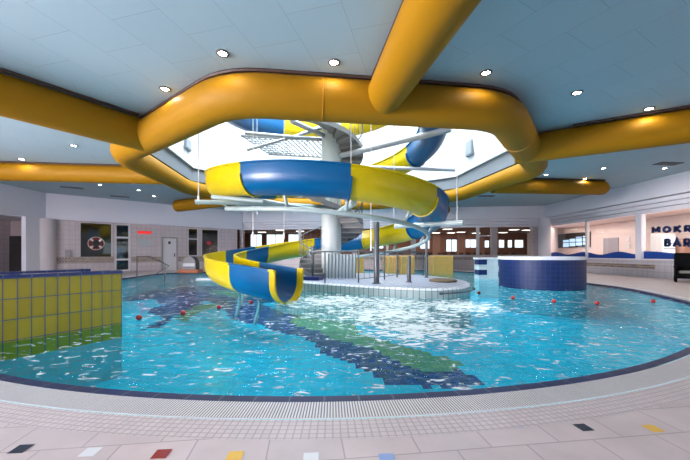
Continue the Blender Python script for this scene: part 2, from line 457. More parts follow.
# ------------------------------------------------------------------ walls
WLft = Line((-18.3, 19.3), (-9.3, 27.6), (0, 0))
WFar = Line((-9.3, 28.2), (15.6, 24.7), (0, 0))
WRgt = Line((15.6, 24.7), (15.6, -7.), (0, 0))
OP = 3.32    # underside of the soffit
# --- left wall with two glazed openings, a glazed door and a white door
def span(L, u0, u1): return sorted((L.at(u0), L.at(u1)))
wins = []
w1 = (*span(WLft, 79.5, 112.5), WLft.z(96, 259), WLft.z(96, 222.5))
d1 = (*span(WLft, 114.5, 130.5), 0.0, WLft.z(122, 223.5))
d2 = (*span(WLft, 162.5, 176.5), 0.0, WLft.z(170, 238))
w2 = (*span(WLft, 188, 198.5), WLft.z(193, 256), WLft.z(193, 228))
w3 = (*span(WLft, 201.5, 219), WLft.z(210, 258), WLft.z(210, 229))
B = wallpanel(WLft.A, WLft.B, 0, OP, [w1, d1, d2, w2, w3], .2)
struct('wall_left', B, M_wall_pink, uv=True)
def wframe(name, L, s0, s1, z0, z1, bars=(), hb=(), w=.07, mat=None, glass=True, t=-.1, gm=None):
    bm = bmesh.new(); M = L.M()
    for a, b, c, d in ((s0,s1,z0,z0+w),(s0,s1,z1-w,z1),(s0,s0+w,z0,z1),(s1-w,s1,z0,z1)): box(bm, a, b, t-.03, t+.05, c, d, M)
    for q in bars: box(bm, q-w/2, q+w/2, t-.03, t+.04, z0, z1, M)
    for q in hb: box(bm, s0, s1, t-.03, t+.04, q-w/2, q+w/2, M)
    o = struct(name, bm, mat or M_frame)
    if glass:
        g = obj('pane', bx(s0+.03, s1-.03, t-.005, t+.005, z0+.03, z1-.03, M=M), gm or M_glass, o)
    return o
wframe('window_1', WLft, *w1, w=.06); wframe('door_1', WLft, *d1, hb=(WLft.z(122,237.5), WLft.z(122,259.5)), w=.12)
wframe('window_2', WLft, *w2, hb=(WLft.z(193,239),), w=.07); wframe('window_3', WLft, *w3, w=.07)
dr = struct('door_2', bx(d2[0], d2[1], -.12, -.04, 0, d2[3]-.02, M=WLft.M()), pmat('white_door', (.76,.74,.76), .5))
bm = bmesh.new()
for a, b, c, d in ((d2[0]-.07, d2[0], 0, d2[3]+.07), (d2[1], d2[1]+.07, 0, d2[3]+.07), (d2[0], d2[1], d2[3], d2[3]+.07)): box(bm, a, b, -.02, .03, c, d, WLft.M())
obj('door_frame', bm, pmat('door_frame_grey', (.35,.33,.34), .5), dr)
obj('door_handle', bx(d2[1]-.16, d2[1]-.1, -.05, .03, 1.0, 1.25, M=WLft.M()), M_steel, dr)
obj('door_sign', bx((d2[0]+d2[1])/2-.08, (d2[0]+d2[1])/2+.08, -.045, -.03, 1.95, 2.15, M=WLft.M()), M_dark, dr)
# dark room behind the left wall
bm = bmesh.new()
M = WLft.M()
for q in ((0, WLft.L, -3.2, -3.1, 0, OP), (0, WLft.L, -3.2, -.2, OP, OP+.1), (0, .1, -3.2, -.2, 0, OP), (7.5, 7.6, -3.2, -.2, 0, OP), (WLft.L-.1, WLft.L, -3.2, -.2, 0, OP)): box(bm, *q, M)
struct('wall_staff_room', bm, pmat('staff_room', (.12,.11,.11), .8))
# things in the staff room behind the glass
bm = bmesh.new(); box(bm, w1[0]+.2, w1[1]-.1, -2.2, -1.3, .7, .78, M); 
for a in (w1[0]+.25, w1[1]-.2): box(bm, a, a+.06, -2.1, -1.4, 0, .7, M)
tag(obj('desk', bm, M_wood), 'dark desk behind the window with the lifebuoy', 'desk')
bm = bmesh.new(); box(bm, w1[0]+.6, w1[1]-.4, -3.08, -3.04, 2.3, 3.0, M)
tag(obj('wall_poster', bm, pmat('poster_blue', (.03,.16,.30), .6)), 'blue panel on the wall behind the window with the lifebuoy', 'panel')
# decorative tile bands
M_band = tmat('band_tile', (.42,.30,.10), (.10,.07,.09), (.5,.42,.42), .15, .11, .02, .3, .5, 0, .1)
def decor(name, L, s0, s1, z0, z1, t=.006):
    if s1-s0 < .05: return
    struct(name, bx(s0, s1, -.01, t, z0, z1, M=L.M()), M_band, uv=True)
zb0, zb1 = .62, 1.02
cuts = sorted([(d1[0], d1[1]), (d2[0]-.08, d2[1]+.08)])
a = .0; k = 5
for c0, c1 in cuts+[(WLft.L, 0)]:
    decor('trim_%d' % k, WLft, a, min(c0-.03, WLft.L), zb0, zb1); k += 1; a = c1+.03
# fascia left
bm = bx(-.6, WLft.L+.4, -.25, .16, OP, CEIL, M=WLft.M()); struct('fascia_left', bm, M_plaster)
# side wall (left of the pillar): beam, deep recess
SL = Line((-18.3, -7.), (-18.3, 19.3), (0, 0))
B = wallpanel(SL.B, SL.A, 0, CEIL, [(1.2, 15., 0., OP), (17.5, 21.2, .4, 4.4), (21.6, 25.6, .4, 4.4)], .25)  # last two holes: unseen openings added for the side light
struct('wall_west', B, M_plaster)
struct('wall_recess', bx(-21.6, -21.4, 0, 20.5, 0, OP), M_wall_pink, uv=True)
struct('ceiling_recess', bx(-21.6, -18.5, 0, 20.5, OP, OP+.1), M_plaster_g)
struct('wall_recess_end', bx(-21.6, -17.6, 20.5, 20.7, 0, OP), pmat('recess_end', (.5,.42,.42), .7), uv=True)
struct('door_3', bx(-21.38, -18.6, 20.38, 20.48, 0, 2.35), M_darkroom)  # near-black sheet, painted in for the unlit depth of the doorway
bm = bmesh.new(); cyl(bm, (-18.05, 19.35), .45, 0, OP, 40)
tag(obj('round_pillar', bm, pmat('pillar_pink', (.62,.56,.57), .6), smooth=True, autosharp=40), 'wide rounded pinkish pillar left of the staff window', 'pillar')

# --- far wall: low parapet, openings, soffit with stepped bands
PAR = 1.08
struct('wall_far', bx(0, WFar.L, -.3, 0, 0, PAR, M=WFar.M()), M_wall_pink, uv=True)
struct('trim_9', bx(.5, WFar.L-.1, -.34, .05, PAR, PAR+.05, M=WFar.M()), M_plaster_g)
decor('trim_10', WFar, .4, WFar.L-.3, .72, .95)
struct('fascia_far', bx(-.3, WFar.L+.3, -.3, .35, 3.95, CEIL, M=WFar.M()), M_plaster)
sL = WFar.at(262); sR = WFar.at(527)
for i in range(3):
    struct('trim_%d' % (11+i), bx(sL-.5*i if False else .2, sR+.28*i+.1, -.3, .24-.1*(2-i)+.0, OP+.21*i, OP+.21*(i+1)-.025, M=WFar.M()), M_plaster)
struct('wall_far_pier', bx(WFar.at(531.5), WFar.L, -.3, -.02, PAR, OP, M=WFar.M()), M_wall_pink, uv=True)
struct('fascia_far_end', bx(sR+.1, WFar.L, -.3, .12, OP, 3.95, M=WFar.M()), M_plaster)
struct('wall_far_left', bx(0, WFar.at(243), -.3, -.02, PAR, 3.95, M=WFar.M()), M_wall_pink, uv=True)
# mullions and columns in the far openings
mull = [(476.5,479.5,.12,'slim white mullion'), (491.5,497.5,.3,'broad pinkish pillar'), (411,416,.2,'slim pinkish pillar'), (298,301,.12,'slim white mullion'), (352,357,.2,'slim pinkish pillar'), (386,388.5,.12,'slim dark mullion')]
lab = {476.5:'slim pale mullion just left of the broad pillar in the far opening', 491.5:'broad pinkish square pillar in the far opening behind the blue tower',
       411:'pinkish square pillar in the far opening behind the slide support', 298:'slim mullion in the far opening left of the central column',
       352:'pinkish pillar in the far opening right of the central column', 386:'slim mullion in the far opening behind the dark pole'}
for u0, u1, dp, _ in mull:
    a, b = span(WFar, u0, u1)
    tag(obj('opening_pillar', bx(a, b, -.05-dp, -.03, PAR+.05, OP, M=WFar.M()), M_wall_pink if dp > .15 else M_frame), lab[u0], 'pillar', 'pillars of the far opening')
struct('trim_14', bx(.5, sR, -.12, -.06, WFar.z(485,235.6)-.04, WFar.z(485,235.6)+.04, M=WFar.M(z=0)) if False else bx(WFar.at(479), WFar.at(492), -.12, -.06, 2.6, 2.7, M=WFar.M()), M_frame)
bm = bmesh.new(); cyl(bm, (15.15, 24.3), .42, 0, 3.95, 40)
tag(obj('round_pillar', bm, M_plaster, smooth=True, autosharp=40), 'round white pillar in the corner behind the blue tower', 'pillar')

# --- right wall
PR = .9
struct('wall_right', bx(.3, WRgt.L, -.25, 0, 0, PR, M=WRgt.M()), M_white_tile, uv=True)
struct('trim_15', bx(.3, WRgt.L, -.27, .04, PR, PR+.05, M=WRgt.M()), M_plaster)
struct('trim_16', bx(.3, 8.6, -.01, .006, .44, .66, M=WRgt.M()), M_band, uv=True)
struct('trim_17', bx(.3, WRgt.L, -.01, .006, .76, .84, M=WRgt.M()), tmat('dash_band', (.03,.05,.16), (.05,.06,.18), (.6,.58,.62), .09, .08, .028, .3, 0, 0, .1), uv=True)
struct('fascia_right', bx(0, WRgt.L, -.3, .35, 3.98, CEIL, M=WRgt.M()), M_plaster)
for i in range(3):
    struct('trim_%d' % (18+i), bx(.6-.2*i, WRgt.L, -.3, .24-.1*(2-i), OP-.02+.22*i, OP-.02+.22*(i+1)-.025, M=WRgt.M()), M_plaster)
sC = 24.7-17.0
tag(obj('square_column', bx(sC-.17, sC+.17, -.22, .02, PR+.05, OP, M=WRgt.M()), M_plaster), 'white square column beside the bar opening', 'column')
sM = 24.7-20.7
struct('window_4', bx(sM-.05, sM+.05, -.18, .02, 0.02, OP, M=WRgt.M()), M_frame)
# lower glass with the printed blue wave
def wave_panel(s0, s1, label, ph):
    e = empty('glass_screen', WRgt.M() @ Vector((s0, -.1, PR+.05)), label, 'glass screen', 'glass screens on the right parapet')
    obj('pane', bx(s0, s1, -.105, -.095, PR+.05, OP-.05, M=WRgt.M()), M_glass, e)
    bm = bmesh.new(); n = 40; prev = None
    for i in range(n+1):
        s = s0+(s1-s0)*i/n; h = .30 + .09*math.sin(i/n*2*PI*1.3+ph)
        a = bm.verts.new(WRgt.M() @ Vector((s, -.09, PR+.052))); b = bm.verts.new(WRgt.M() @ Vector((s, -.09, PR+.05+h)))
        if prev: bm.faces.new((prev[0], a, b, prev[1]))
        prev = (a, b)
    r = bmesh.ops.extrude_face_region(bm, geom=bm.faces[:])
    for v in [g for g in r['geom'] if isinstance(g, bmesh.types.BMVert)]: v.co.x += .006
    obj('wave_band', bm, M_wave, e)
wave_panel(.35, sM-.06, 'glass screen with a blue wave print, beside the round white pillar', 0.4)
wave_panel(sM+.06, sC-.18, 'glass screen with a blue wave print, left of the square column', 2.4)
wave_panel(sC+.18, 15., 'glass screen with a blue band below the bar lettering', 1.5)

# --- behind the camera: plain wall without openings
struct('wall_back', wallpanel((15.85, -7.), (-18.5, -7.), 0, CEIL, [], .3), M_plaster)

# --- bar room on the right
struct('wall_bar_back', bx(20.6, 20.8, 6, 36.2, 0, 3.6), M_barwall)
struct('ceiling_bar', bx(15.9, 20.8, 6, 25, 3.62, 3.7), M_barwall)
struct('wall_bar_end', bx(15.9, 20.8, 5.8, 6, 0, 3.6), M_barwall)
struct('wall_bar_far', wallpanel((15.95, 25.3), (20.85, 31.2), 0, 3.62, [], .15), M_barwall)
struct('ceiling_bar_far', prism([(15.9,25.0),(20.8,25.0),(20.8,31.2),(15.9,25.3)], 3.62, 3.7), M_barwall)
# --- restaurant behind the far wall
RF = .3
BY = 37.
struct('floor_restaurant', prism([(-14, BY+.2), (-14, 29.4), (16.2, 26.), (20.9, 31.4), (23.2, BY+.2)][::-1], 0.002, RF), pmat('restaurant_floor', (.22,.13,.10), .5))
def backof(q, t=-.3): p = WFar.A+WFar.d*q+WFar.n*t; return (p.x, p.y)
struct('ceiling_restaurant', prism([(-14, BY+.2), (-14, 29.2), backof(0), backof(WFar.L), (20.9, 31.3), (23.2, BY+.2)][::-1], 3.58, 3.68), M_bceil)
WB = Line((-14, BY), (23.2, BY), (0, 0))
holes = []
for (u0, u1, va, vb) in ((250,262,234,247),(266,284,234,247),(288,302,234,247),(372,384,239,249),(420,430,239,249),(446,457.5,239,252),(464,477,239,248),(483,490,240,248),(498,505,239.5,248),(507.5,513,239.5,248),(514.5,524,239.5,248)):
    holes.append((WB.at(u0), WB.at(u1), CH+(HOR-vb)/F*BY, CH+(HOR-va)/F*BY))
struct('wall_restaurant', wallpanel(WB.A, WB.B, 0, 3.7, holes, .25), M_brown)
for i, h in enumerate(holes):
    wframe('window_%d' % (5+i), WB, *h, bars=((h[0]+h[1])/2,) if h[1]-h[0] > 1.2 else (), w=.07, mat=M_darkroom if i % 2 else M_frame, t=-.1)
struct('wall_restaurant_left', bx(-14.2, -14, 28.3, BY, 0, 4.), M_brown)
struct('wall_restaurant_right', wallpanel((20.85, 31.2), (23., BY), 0, 3.7, [], .15), M_brown)
# pilasters on the back wall
for i, u in enumerate((436, 461, 480, 494)):
    s = WB.at(u); struct('wall_pilaster_%s' % 'abcd'[i] if False else 'trim_%d' % (30+i), bx(s-.45, s+.45, 0.02, .25, RF, 3.95, M=WB.M()), pmat('pilaster', (.30,.17,.13), .7))
# ceiling light panels of the restaurant
LP = [(436,234.5,31),(447.5,229,29),(461,232,31.5),(451,233.5,34),(476,233,33),(510,226.5,27.5),(514,229.5,30),(503,232.4,32.5),(527,230,30),(300,231,31),(280,230,30),(262,232,33),(400,231.5,31),(375,232.5,33)]
proto = None
for i, (u, v, Yp) in enumerate(LP):
    zc = 3.56; p = SZ(u, v, zc)
    if p.y > BY-1: p = Vector((p.x*(BY-1.5)/p.y, BY-1.5, zc))
    if p.y < 27.5: p = Vector((p.x, 27.5, zc))
    lb = 'lit rectangular ceiling panel in the restaurant beyond the far opening'
    if proto is None:
        proto = empty('ceiling_panel_light', p, lb, 'ceiling light', 'ceiling panels of the restaurant')
        obj('housing', bx(p.x-.42, p.x+.42, p.y-.28, p.y+.28, p.z-.02, p.z+.015), M_frame, proto)
        obj('diffuser', bx(p.x-.38, p.x+.38, p.y-.24, p.y+.24, p.z-.04, p.z-.021), M_panel, proto)
    else: copy_tree(proto, p, lb)

# ------------------------------------------------------------------ ceiling with octagonal opening
OC = Vector((-.33, 14.1)); ROT = math.radians(7.5)
RIN = 7.05/math.cos(PI/8)
def octv(r, z=None, c=OC):
    out = []
    for k in range(8):
        a = -PI/2 + ROT + PI/8 + k*PI/4
        p = (c.x+r*math.cos(a), c.y+r*math.sin(a))
        out.append(p if z is None else (*p, z))
    return out
RO = [(-18.6,-7.2),(15.9,-7.2),(15.9,25.1),(-9.2,28.7),(-9.8,28.4),(-18.6,19.9)]
bm = bmesh.new()
cx, cy = OC
R0 = Matrix.Rotation(-ROT, 2)
def loc(p): q = R0 @ (Vector(p)-OC); return (q.x, q.y, 0)
a = [bm.verts.new(loc(p)) for p in octv(RIN)]; b = [bm.verts.new(loc(p)) for p in RO]
es = [bm.edges.new((a[i], a[(i+1) % 8])) for i in range(8)] + [bm.edges.new((b[i], b[(i+1) % 6])) for i in range(6)]
bmesh.ops.triangle_fill(bm, use_beauty=True, edges=es)
# drop triangles inside the hole
bad = [f for f in bm.faces if f.calc_center_median().xy.length < 6.6 and all(v in a for v in f.verts)]
bmesh.ops.delete(bm, geom=bad, context='FACES_ONLY')
o = struct('ceiling', bm, M_ceil); o.location = (cx, cy, CEIL); o.rotation_euler[2] = ROT
# shaft
def octring(name, r0, r1, z0, z1, mat, rin=None):
    bm = bmesh.new(); A = octv(r0, z0); Bv = octv(r1, z1); C2 = octv(r0+.12, z0); D = octv(r1+.12, z1)
    V = [[bm.verts.new(p) for p in L] for L in (A, Bv, D, C2)]
    for j in range(4):
        for k in range(8): bm.faces.new((V[j][k], V[j][(k+1) % 8], V[(j+1) % 4][(k+1) % 8], V[(j+1) % 4][k]))
    return struct(name, bm, mat)
octring('trim_40', RIN, RIN, CEIL-.02, CEIL+.75, M_shaftg)
octring('trim_41', RIN-.12, RIN-.12, CEIL+.62, CEIL+.80, M_shaft)
octring('wall_shaft', RIN+.35, RIN-.5, CEIL+.75, 11.5, M_shaft)
octring('trim_42', RIN, RIN+.45, CEIL+.75, CEIL+.752, M_shaft)
# roof glazing: bars
bm = bmesh.new()
for k in range(8):
    p = octv(RIN-.45, 11.5)[k]; frame_tube(bm, [p, (cx, cy, 12.6)], .07, 6)
for f in (.35, .7):
    L = [Vector(p).lerp(Vector((cx, cy, 12.6)), f) for p in octv(RIN-.45, 11.5)]; frame_tube(bm, L, .05, 6, closed=True)
o = struct('window_40', bm, M_frame)
bm = bmesh.new(); c = bm.verts.new((cx, cy, 12.62)); vs = [bm.verts.new(p) for p in octv(RIN-.4, 11.31)]
for k in range(8): bm.faces.new((c, vs[k], vs[(k+1) % 8]))
obj('roof_glass', bm, M_glass, o)
# two little vents high on the shaft walls
def shaft_vent(u0, u1, v0, v1, label):
    """a small framed opening on the inner face of the octagonal shaft wall"""
    z = 7.2
    for _ in range(12):
        r = RIN+.35-.85*(z-CEIL-.75)/(11.5-CEIL-.75); V = [Vector(p) for p in octv(r)]; best = None
        for a_, b_ in zip(V, V[1:]+V[:1]):
            L_ = Line(a_, b_, OC); q = L_.at((u0+u1)/2)
            if 0 <= q <= L_.L and (best is None or L_.Y(q) > best[0].Y(best[1])): best = (L_, q)
        L_, q = best; z = CH+(HOR-(v0+v1)/2)/F*L_.Y(q)
    q0, q1 = sorted((L_.at(u0), L_.at(u1))); h = (v1-v0)/F*L_.Y(q)/2
    e = empty('wall_vent', L_.M(q, 0, z).translation, label, 'vent', 'vents on the skylight walls')
    obj('vent_frame', bx(q0, q1, -.06, .10, z-h, z+h, M=L_.M()), pmat('vent_grey', (.12,.135,.15), .6), e)
    obj('louvre', bx(q0+.05, q1-.05, .10, .12, z-h+.05, z+h-.05, M=L_.M()), pmat('vent_grey_light', (.17,.19,.21), .6), e)
shaft_vent(467, 473.5, 141, 155.5, 'small grey vent high on the right white skylight wall')
shaft_vent(184, 191, 140, 150, 'small grey vent high on the left white skylight wall')

# ------------------------------------------------------------------ ducts
DZ = CEIL-.5
duct = empty('air_duct', (OC.x, OC.y, CEIL), 'huge yellow round air duct forming a ring with branches below the ceiling', 'air duct')
V8 = [Vector((*p, 0)) for p in octv(7.3/math.cos(PI/8)*.995)]
def chaikin(P, it=3, w=.12, closed=True):
    P = list(P)
    out = []
    n = len(P)
    for i in range(n):
        a, b, c = P[i-1], P[i], P[(i+1) % n]
        for t in range(6):
            k = t/5
            p0 = b.lerp(a, w); p2 = b.lerp(c, w)
            out.append(p0.lerp(b, k).lerp(b.lerp(p2, k), k))
    return out
def rduct(p):       # the ring is thicker at the near side
    t = max(0, min(1, (p.y-8.5)/7.5)); return .43-.08*t
ringp = chaikin(V8, w=.13)
full = []
for i, p in enumerate(ringp):
    q = ringp[(i+1) % len(ringp)]
    full.append(p)
    if (q-p).length > 1:
        for t in (1/4, 2/4, 3/4): full.append(p.lerp(q, t))
for p in full: p.z = CEIL-.02-rduct(p)
bm = bmesh.new(); frame_tube(bm, full, lambda i: rduct(full[i]), 40, closed=True)
obj('ring_duct', bm, M_duct, duct, smooth=True)
def spoke(pa, pb, ra, rb, cap=False):
    pa = Vector((*pa, 0)); pb = Vector((*pb, 0)); n = 10
    L = [pa.lerp(pb, i/n) for i in range(n+1)]
    rs = [ra+(rb-ra)*i/n for i in range(n+1)]
    for p, r in zip(L, rs): p.z = CEIL-.02-r
    if cap:
        d = (L[-1]-L[-2]).normalized()
        base = L[-1].copy()
        for k in range(1, 7):
            a = k/6*PI/2; L.append(base+d*rb*.9*math.sin(a)+Vector((0,0,rb*.25*(1-math.cos(a))))); rs.append(max(.02, rb*math.cos(a)))
    bm = bmesh.new(); frame_tube(bm, L, lambda i: rs[i], 40)
    obj('branch_duct', bm, M_duct, duct, smooth=True, autosharp=50)
    # dark mounting strip along the ceiling
    side = (L[n]-L[0]).cross(Vector((0,0,1))).normalized()
    bm = bmesh.new(); frame_tube(bm, [Vector((p.x, p.y, CEIL-.03))+side*.0 for p in L[:n+1]], .0, 4) if False else None
    return L
k = 1.032
spoke((.75*k, 6.8*k), (1.75*k, .2*k), .38, .48)
spoke((-5.25*k, 8.7*k), (-8.9*k, 3.3*k), .42, .42)
spoke((5.2*k, 9.8*k), (13.6*k, 5.0*k), .42, .42)
spoke((-7.3*k, 13.2*k), (-17.4, 12.1*k), .36, .36)
spoke((7.0*k, 15.1*k), (12.9, 16.1), .36, .35, cap=True)
spoke((-5.9, 19.4), (-11.4, 21.8), .32, .40, cap=False)
spoke((4.6, 20.2), (7.6, 24.2), .34, .34, cap=True)
# dark mounting strips: ring outer edge
bm = bmesh.new()
outer = [p + (Vector((p.x-OC.x, p.y-OC.y, 0)).normalized()*rduct(p)*.55) for p in full]
for p in outer: p.z = CEIL-.035
frame_tube(bm, outer, .035, 6, closed=True)
obj('mounting_strip', bm, M_dark, duct)
for (a, b, off) in (((-5.25*k, 8.7*k), (-8.9*k, 3.3*k), .3), ((5.9*k, 9.4*k), (13.6*k, 5.0*k), -.3), ((.75*k, 6.9*k), (1.75*k, .2*k), -.28), ((.75*k, 6.9*k), (1.75*k, .2*k), .28), ((-7.3*k,13.2*k),(-17.4,12.1*k),.2), ((7*k,15.1*k),(12.9,16.1),-.2)):
    a = Vector((*a, CEIL-.035)); b = Vector((*b, CEIL-.035)); s = (b-a).cross(Vector((0,0,1))).normalized()*-off
    a = a.lerp(b, .07)
    obj('mounting_strip', tube([a+s, b+s], .035, 6), M_dark, duct)
# seams
def seam(p, d, r, name='seam_ring'):
    d = Vector(d).normalized(); u = d.cross(Vector((0,0,1))).normalized(); w = Vector((0,0,1))
    L = [Vector(p)+(r+.004)*(math.cos(a*PI/18)*u+math.sin(a*PI/18)*w) for a in range(36)]
    bm = bmesh.new(); frame_tube(bm, L, .008, 5, closed=True, up=d); obj(name, bm, pmat('duct_seam', (.5,.21,.002), .5), duct)
for i in range(0, len(full), 3):
    p = full[i]; q = full[(i+1) % len(full)]
    if p.y < 13 and (q-p).length > .8: seam(p, q-p, rduct(p))

# ------------------------------------------------------------------ downlights and vents
DL = [(222.5,53,'nearest downlight left of the big near duct branch'),(334,62,'downlight in the ceiling just left of the near duct branch'),(486,72.5,'downlight right of the near duct branch'),
 (577,92.5,'downlight in the ceiling above the right duct branch'),(649,108.5,'downlight close to the right duct branch, near the picture edge'),(165,88.5,'downlight beside the left corner of the yellow ring duct'),
 (74,145.5,'downlight between the two left duct branches, nearer the ring'),(21.5,159,'leftmost downlight between the two left duct branches'),(100,184.6,'downlight behind the far left duct branch'),
 (138.7,190,'downlight over the lifebuoy window end of the ceiling'),(154,196,'farthest downlight by the left fascia'),(605,152.5,'downlight below the right duct branch, nearer one of a pair'),
 (603.5,168,'downlight below the right duct branch, farther one of a pair'),(585,178.5,'downlight just before the far right duct branch'),(546,174.5,'downlight beside the right corner of the ring duct'),(664.6,168.,'downlight by the grey vent near the right fascia')]
proto = None
lamps = []
for u, v, lb in DL:
    p = SZ(u, v, CEIL)
    if proto is None:
        proto = empty('downlight', p, lb, 'downlight', 'recessed downlights in the blue-grey ceiling')
        obj('bezel', lathe((p.x, p.y, p.z), [(.075,-.002),(.08,-.02),(.115,-.018),(.12,-.001)], 24), M_metal_dark, proto, smooth=True)
        obj('lens', lathe((p.x, p.y, p.z), [(.0001,-.012),(.075,-.012),(.076,-.004)], 24), M_lamp, proto)
    else: copy_tree(proto, p, lb)
    lamps.append(p)
for i, (u, v, lb, rz) in enumerate(((668,163.5,'grey slotted air vent in the ceiling near the right fascia',.1),(72,187.5,'grey slotted air vent behind the far left duct branch',.5),(120,196.5,'grey slotted air vent close to the left fascia',.6),(486,196,'grey slotted air vent behind the ring duct, right side',0),(505,197.5,'grey slotted air vent beneath the far right duct branch',0))):
    if i == 4: continue
    p = SZ(u, v, CEIL)
    if i == 0:
        vproto = empty('ceiling_vent', p, lb, 'vent', 'slotted ceiling vents')
        obj('vent_frame', bx(p.x-.5, p.x+.5, p.y-.2, p.y+.2, p.z-.02, p.z-.001), pmat('vent_frame', (.05,.055,.06), .5), vproto)
        for j in range(4): obj('slat', bx(p.x-.46, p.x+.46, p.y-.15+j*.085, p.y-.11+j*.085, p.z-.03, p.z-.02), pmat('vent_slat', (.14,.15,.17), .5), vproto)
        vproto.rotation_euler[2] = rz
    else:
        c = copy_tree(vproto, p, lb); c.rotation_euler[2] = rz

# ------------------------------------------------------------------ island with column
IZ = .24
isl = catmull([(-2.6,12.2),(-1.3,10.95),(.44,9.75),(1.5,9.1),(2.5,8.85),(3.4,9.3),(4.05,10.35),(4.35,11.9),(3.9,13.8),(2.5,15.6),(0,16.2),(-2,15.4),(-2.8,13.8)], 10, closed=True)
bm = bmesh.new(); uv = bm.loops.layers.uv.verify(); n = len(isl)
def off(P, d):
    out = []
    for i in range(len(P)):
        t = (P[(i+1) % len(P)]-P[i-1]).normalized(); out.append(P[i]+Vector((t.y, -t.x, 0))*d)
    return out
prof = [(0, ZB), (0, IZ-.06), (-.02, IZ-.02), (-.06, IZ)]
R = [[bm.verts.new((p.x, p.y, z)) for p in off([Vector((q.x, q.y, 0)) for q in isl], d)] for d, z in prof]
acc = 0
for i in range(n):
    k2 = (i+1) % n; ln = (isl[k2]-isl[i]).length
    for j in range(3):
        f = bm.faces.new((R[j][i], R[j][k2], R[j+1][k2], R[j+1][i])); f.material_index = 0 if j == 0 else 2
        for l, (s, t) in zip(f.loops, ((acc, prof[j][1]), (acc+ln, prof[j][1]), (acc+ln, prof[j+1][1]), (acc, prof[j+1][1]))): l[uv].uv = (s, t-.18+.3)
    acc += ln
f = bm.faces.new(R[3]); f.material_index = 1
for l in f.loops: l[uv].uv = (l.vert.co.x, l.vert.co.y)
island = tag(obj('pool_island', bm, [M_island_side, M_island_top, tmat('island_rim', (.74,.76,.78), (.7,.72,.76), (.25,.3,.35), .17, .2, .01)]), 'white and grey tiled island in the middle of the pool', 'pool island')
# grab bar on the island edge
L = [SZ(431,291.5,.12), SZ(450,290.3,.12), SZ(468,286.8,.12)]
L = [Vector((2.62,8.72,.12)), Vector((3.2,8.95,.12)), Vector((3.65,9.35,.12)), Vector((4.0,9.95,.12))]
L = catmull(L, 6)
gb = obj('grab_bar', tube(L, .022, 8), M_post, smooth=True)
tag(gb, 'dark grab bar on the right side of the tiled island', 'grab bar')
for p in (L[0], L[-1]):
    obj('end_knob', lathe((p.x, p.y, p.z-.04), [(.0001,0),(.05,.01),(.05,.07),(.0001,.08)], 16), M_post, gb, smooth=True)
# brown round bubbler ring
p = SZ(443, 281.5, IZ)
wr = tag(obj('bubbler_ring', lathe((p.x, p.y, IZ), [(.30,0),(.44,0),(.48,.03),(.46,.07),(.38,.09),(.31,.07),(.28,.03)], 40), pmat('brown_ring', (.13,.09,.05), .8, noise=.3, nscale=20, bump=.6), smooth=True), 'round brown ring lying on the right end of the island', 'ring')
obj('grille', lathe((p.x, p.y, IZ+.01), [(.0001,.03),(.30,.03),(.30,0)], 32), M_metal_dark, wr)

# ------------------------------------------------------------------ spiral staircase
CC = Vector((-.57, 13.4))
st = empty('spiral_staircase', (CC.x, CC.y, IZ), 'grey spiral staircase winding around a thick white column on the island', 'staircase')
bm = bmesh.new(); cyl(bm, CC, .41, IZ, 11.3, 48); obj('column', bm, M_col, st, smooth=True, autosharp=40)
RISE = .19; DA = math.radians(22.5); A0 = math.radians(238)
NST = 34
rail = []; rail2 = []; strg = []; strg_in = []
M_bal = M_steel
for i in range(NST):
    a1 = A0-i*DA; a0 = a1-DA*1.05; z = IZ+RISE*(i+1)
    bm = bmesh.new(); P = [(.38, a0), (1.33, a0), (1.33, (a0+a1)/2), (1.33, a1), (.38, a1)]
    prism([(CC.x+r*math.cos(a), CC.y+r*math.sin(a)) for r, a in P], z-.045, z, bm)
    tr = obj('tread', bm, M_tread, st)
    bm = bmesh.new(); d = Vector((math.cos(a1), math.sin(a1), 0)); s = Vector((-d.y, d.x, 0))
    Mx = Matrix(((d.x, s.x, 0, CC.x), (d.y, s.y, 0, CC.y), (0,0,1,0), (0,0,0,1)))
    box(bm, .4, 1.31, -.03, -.01, z-RISE, z-.045, Mx)
    obj('riser', bm, M_riser, tr)
    for q in (0., .5):
        a = a1-DA*q; b = Vector((CC.x+1.31*math.cos(a), CC.y+1.31*math.sin(a), 0)); zz = z
        if i > 1 or q > 0:
            obj('baluster', tube([b+Vector((0,0,zz-.03)), b+Vector((0,0,zz+.95+RISE*(q)))], .011, 6), M_bal, tr)
        rail.append(b+Vector((0,0,zz+.95+RISE*q))); strg.append(b+Vector((0,0,zz-.10+RISE*q)))
obj('handrail', tube(rail, .025, 8), M_steel, st, smooth=True)
bm = bmesh.new()
for i in range(len(strg)-1):
    for (za, zb) in ((-.10, .09),):
        a, b = strg[i], strg[i+1]
        q = [bm.verts.new(a+Vector((0,0,za))), bm.verts.new(b+Vector((0,0,za))), bm.verts.new(b+Vector((0,0,zb))), bm.verts.new(a+Vector((0,0,zb)))]
        bm.faces.new(q)
bmesh.ops.remove_doubles(bm, verts=bm.verts, dist=1e-4)
bmesh.ops.solidify(bm, geom=bm.faces[:], thickness=.03)
obj('stringer', bm, M_riser, st)
# big curl at the start of the handrail
s0 = rail[0]; cc = []
for k2 in range(14):
    a = k2/13*PI*1.1; cc.append(s0+Vector((-.10*math.sin(a), -.12*math.sin(a), -.13+.13*math.cos(a))))
obj('rail_curl', tube(cc, .025, 8), M_pipe, st, smooth=True)
# newel posts
for a in (A0+.02,):
    b = Vector((CC.x+1.31*math.cos(a), CC.y+1.31*math.sin(a), 0))
    obj('newel_post', tube([b+Vector((0,0,IZ)), b+Vector((0,0,1.5))], .06, 12), M_post, st, smooth=True)
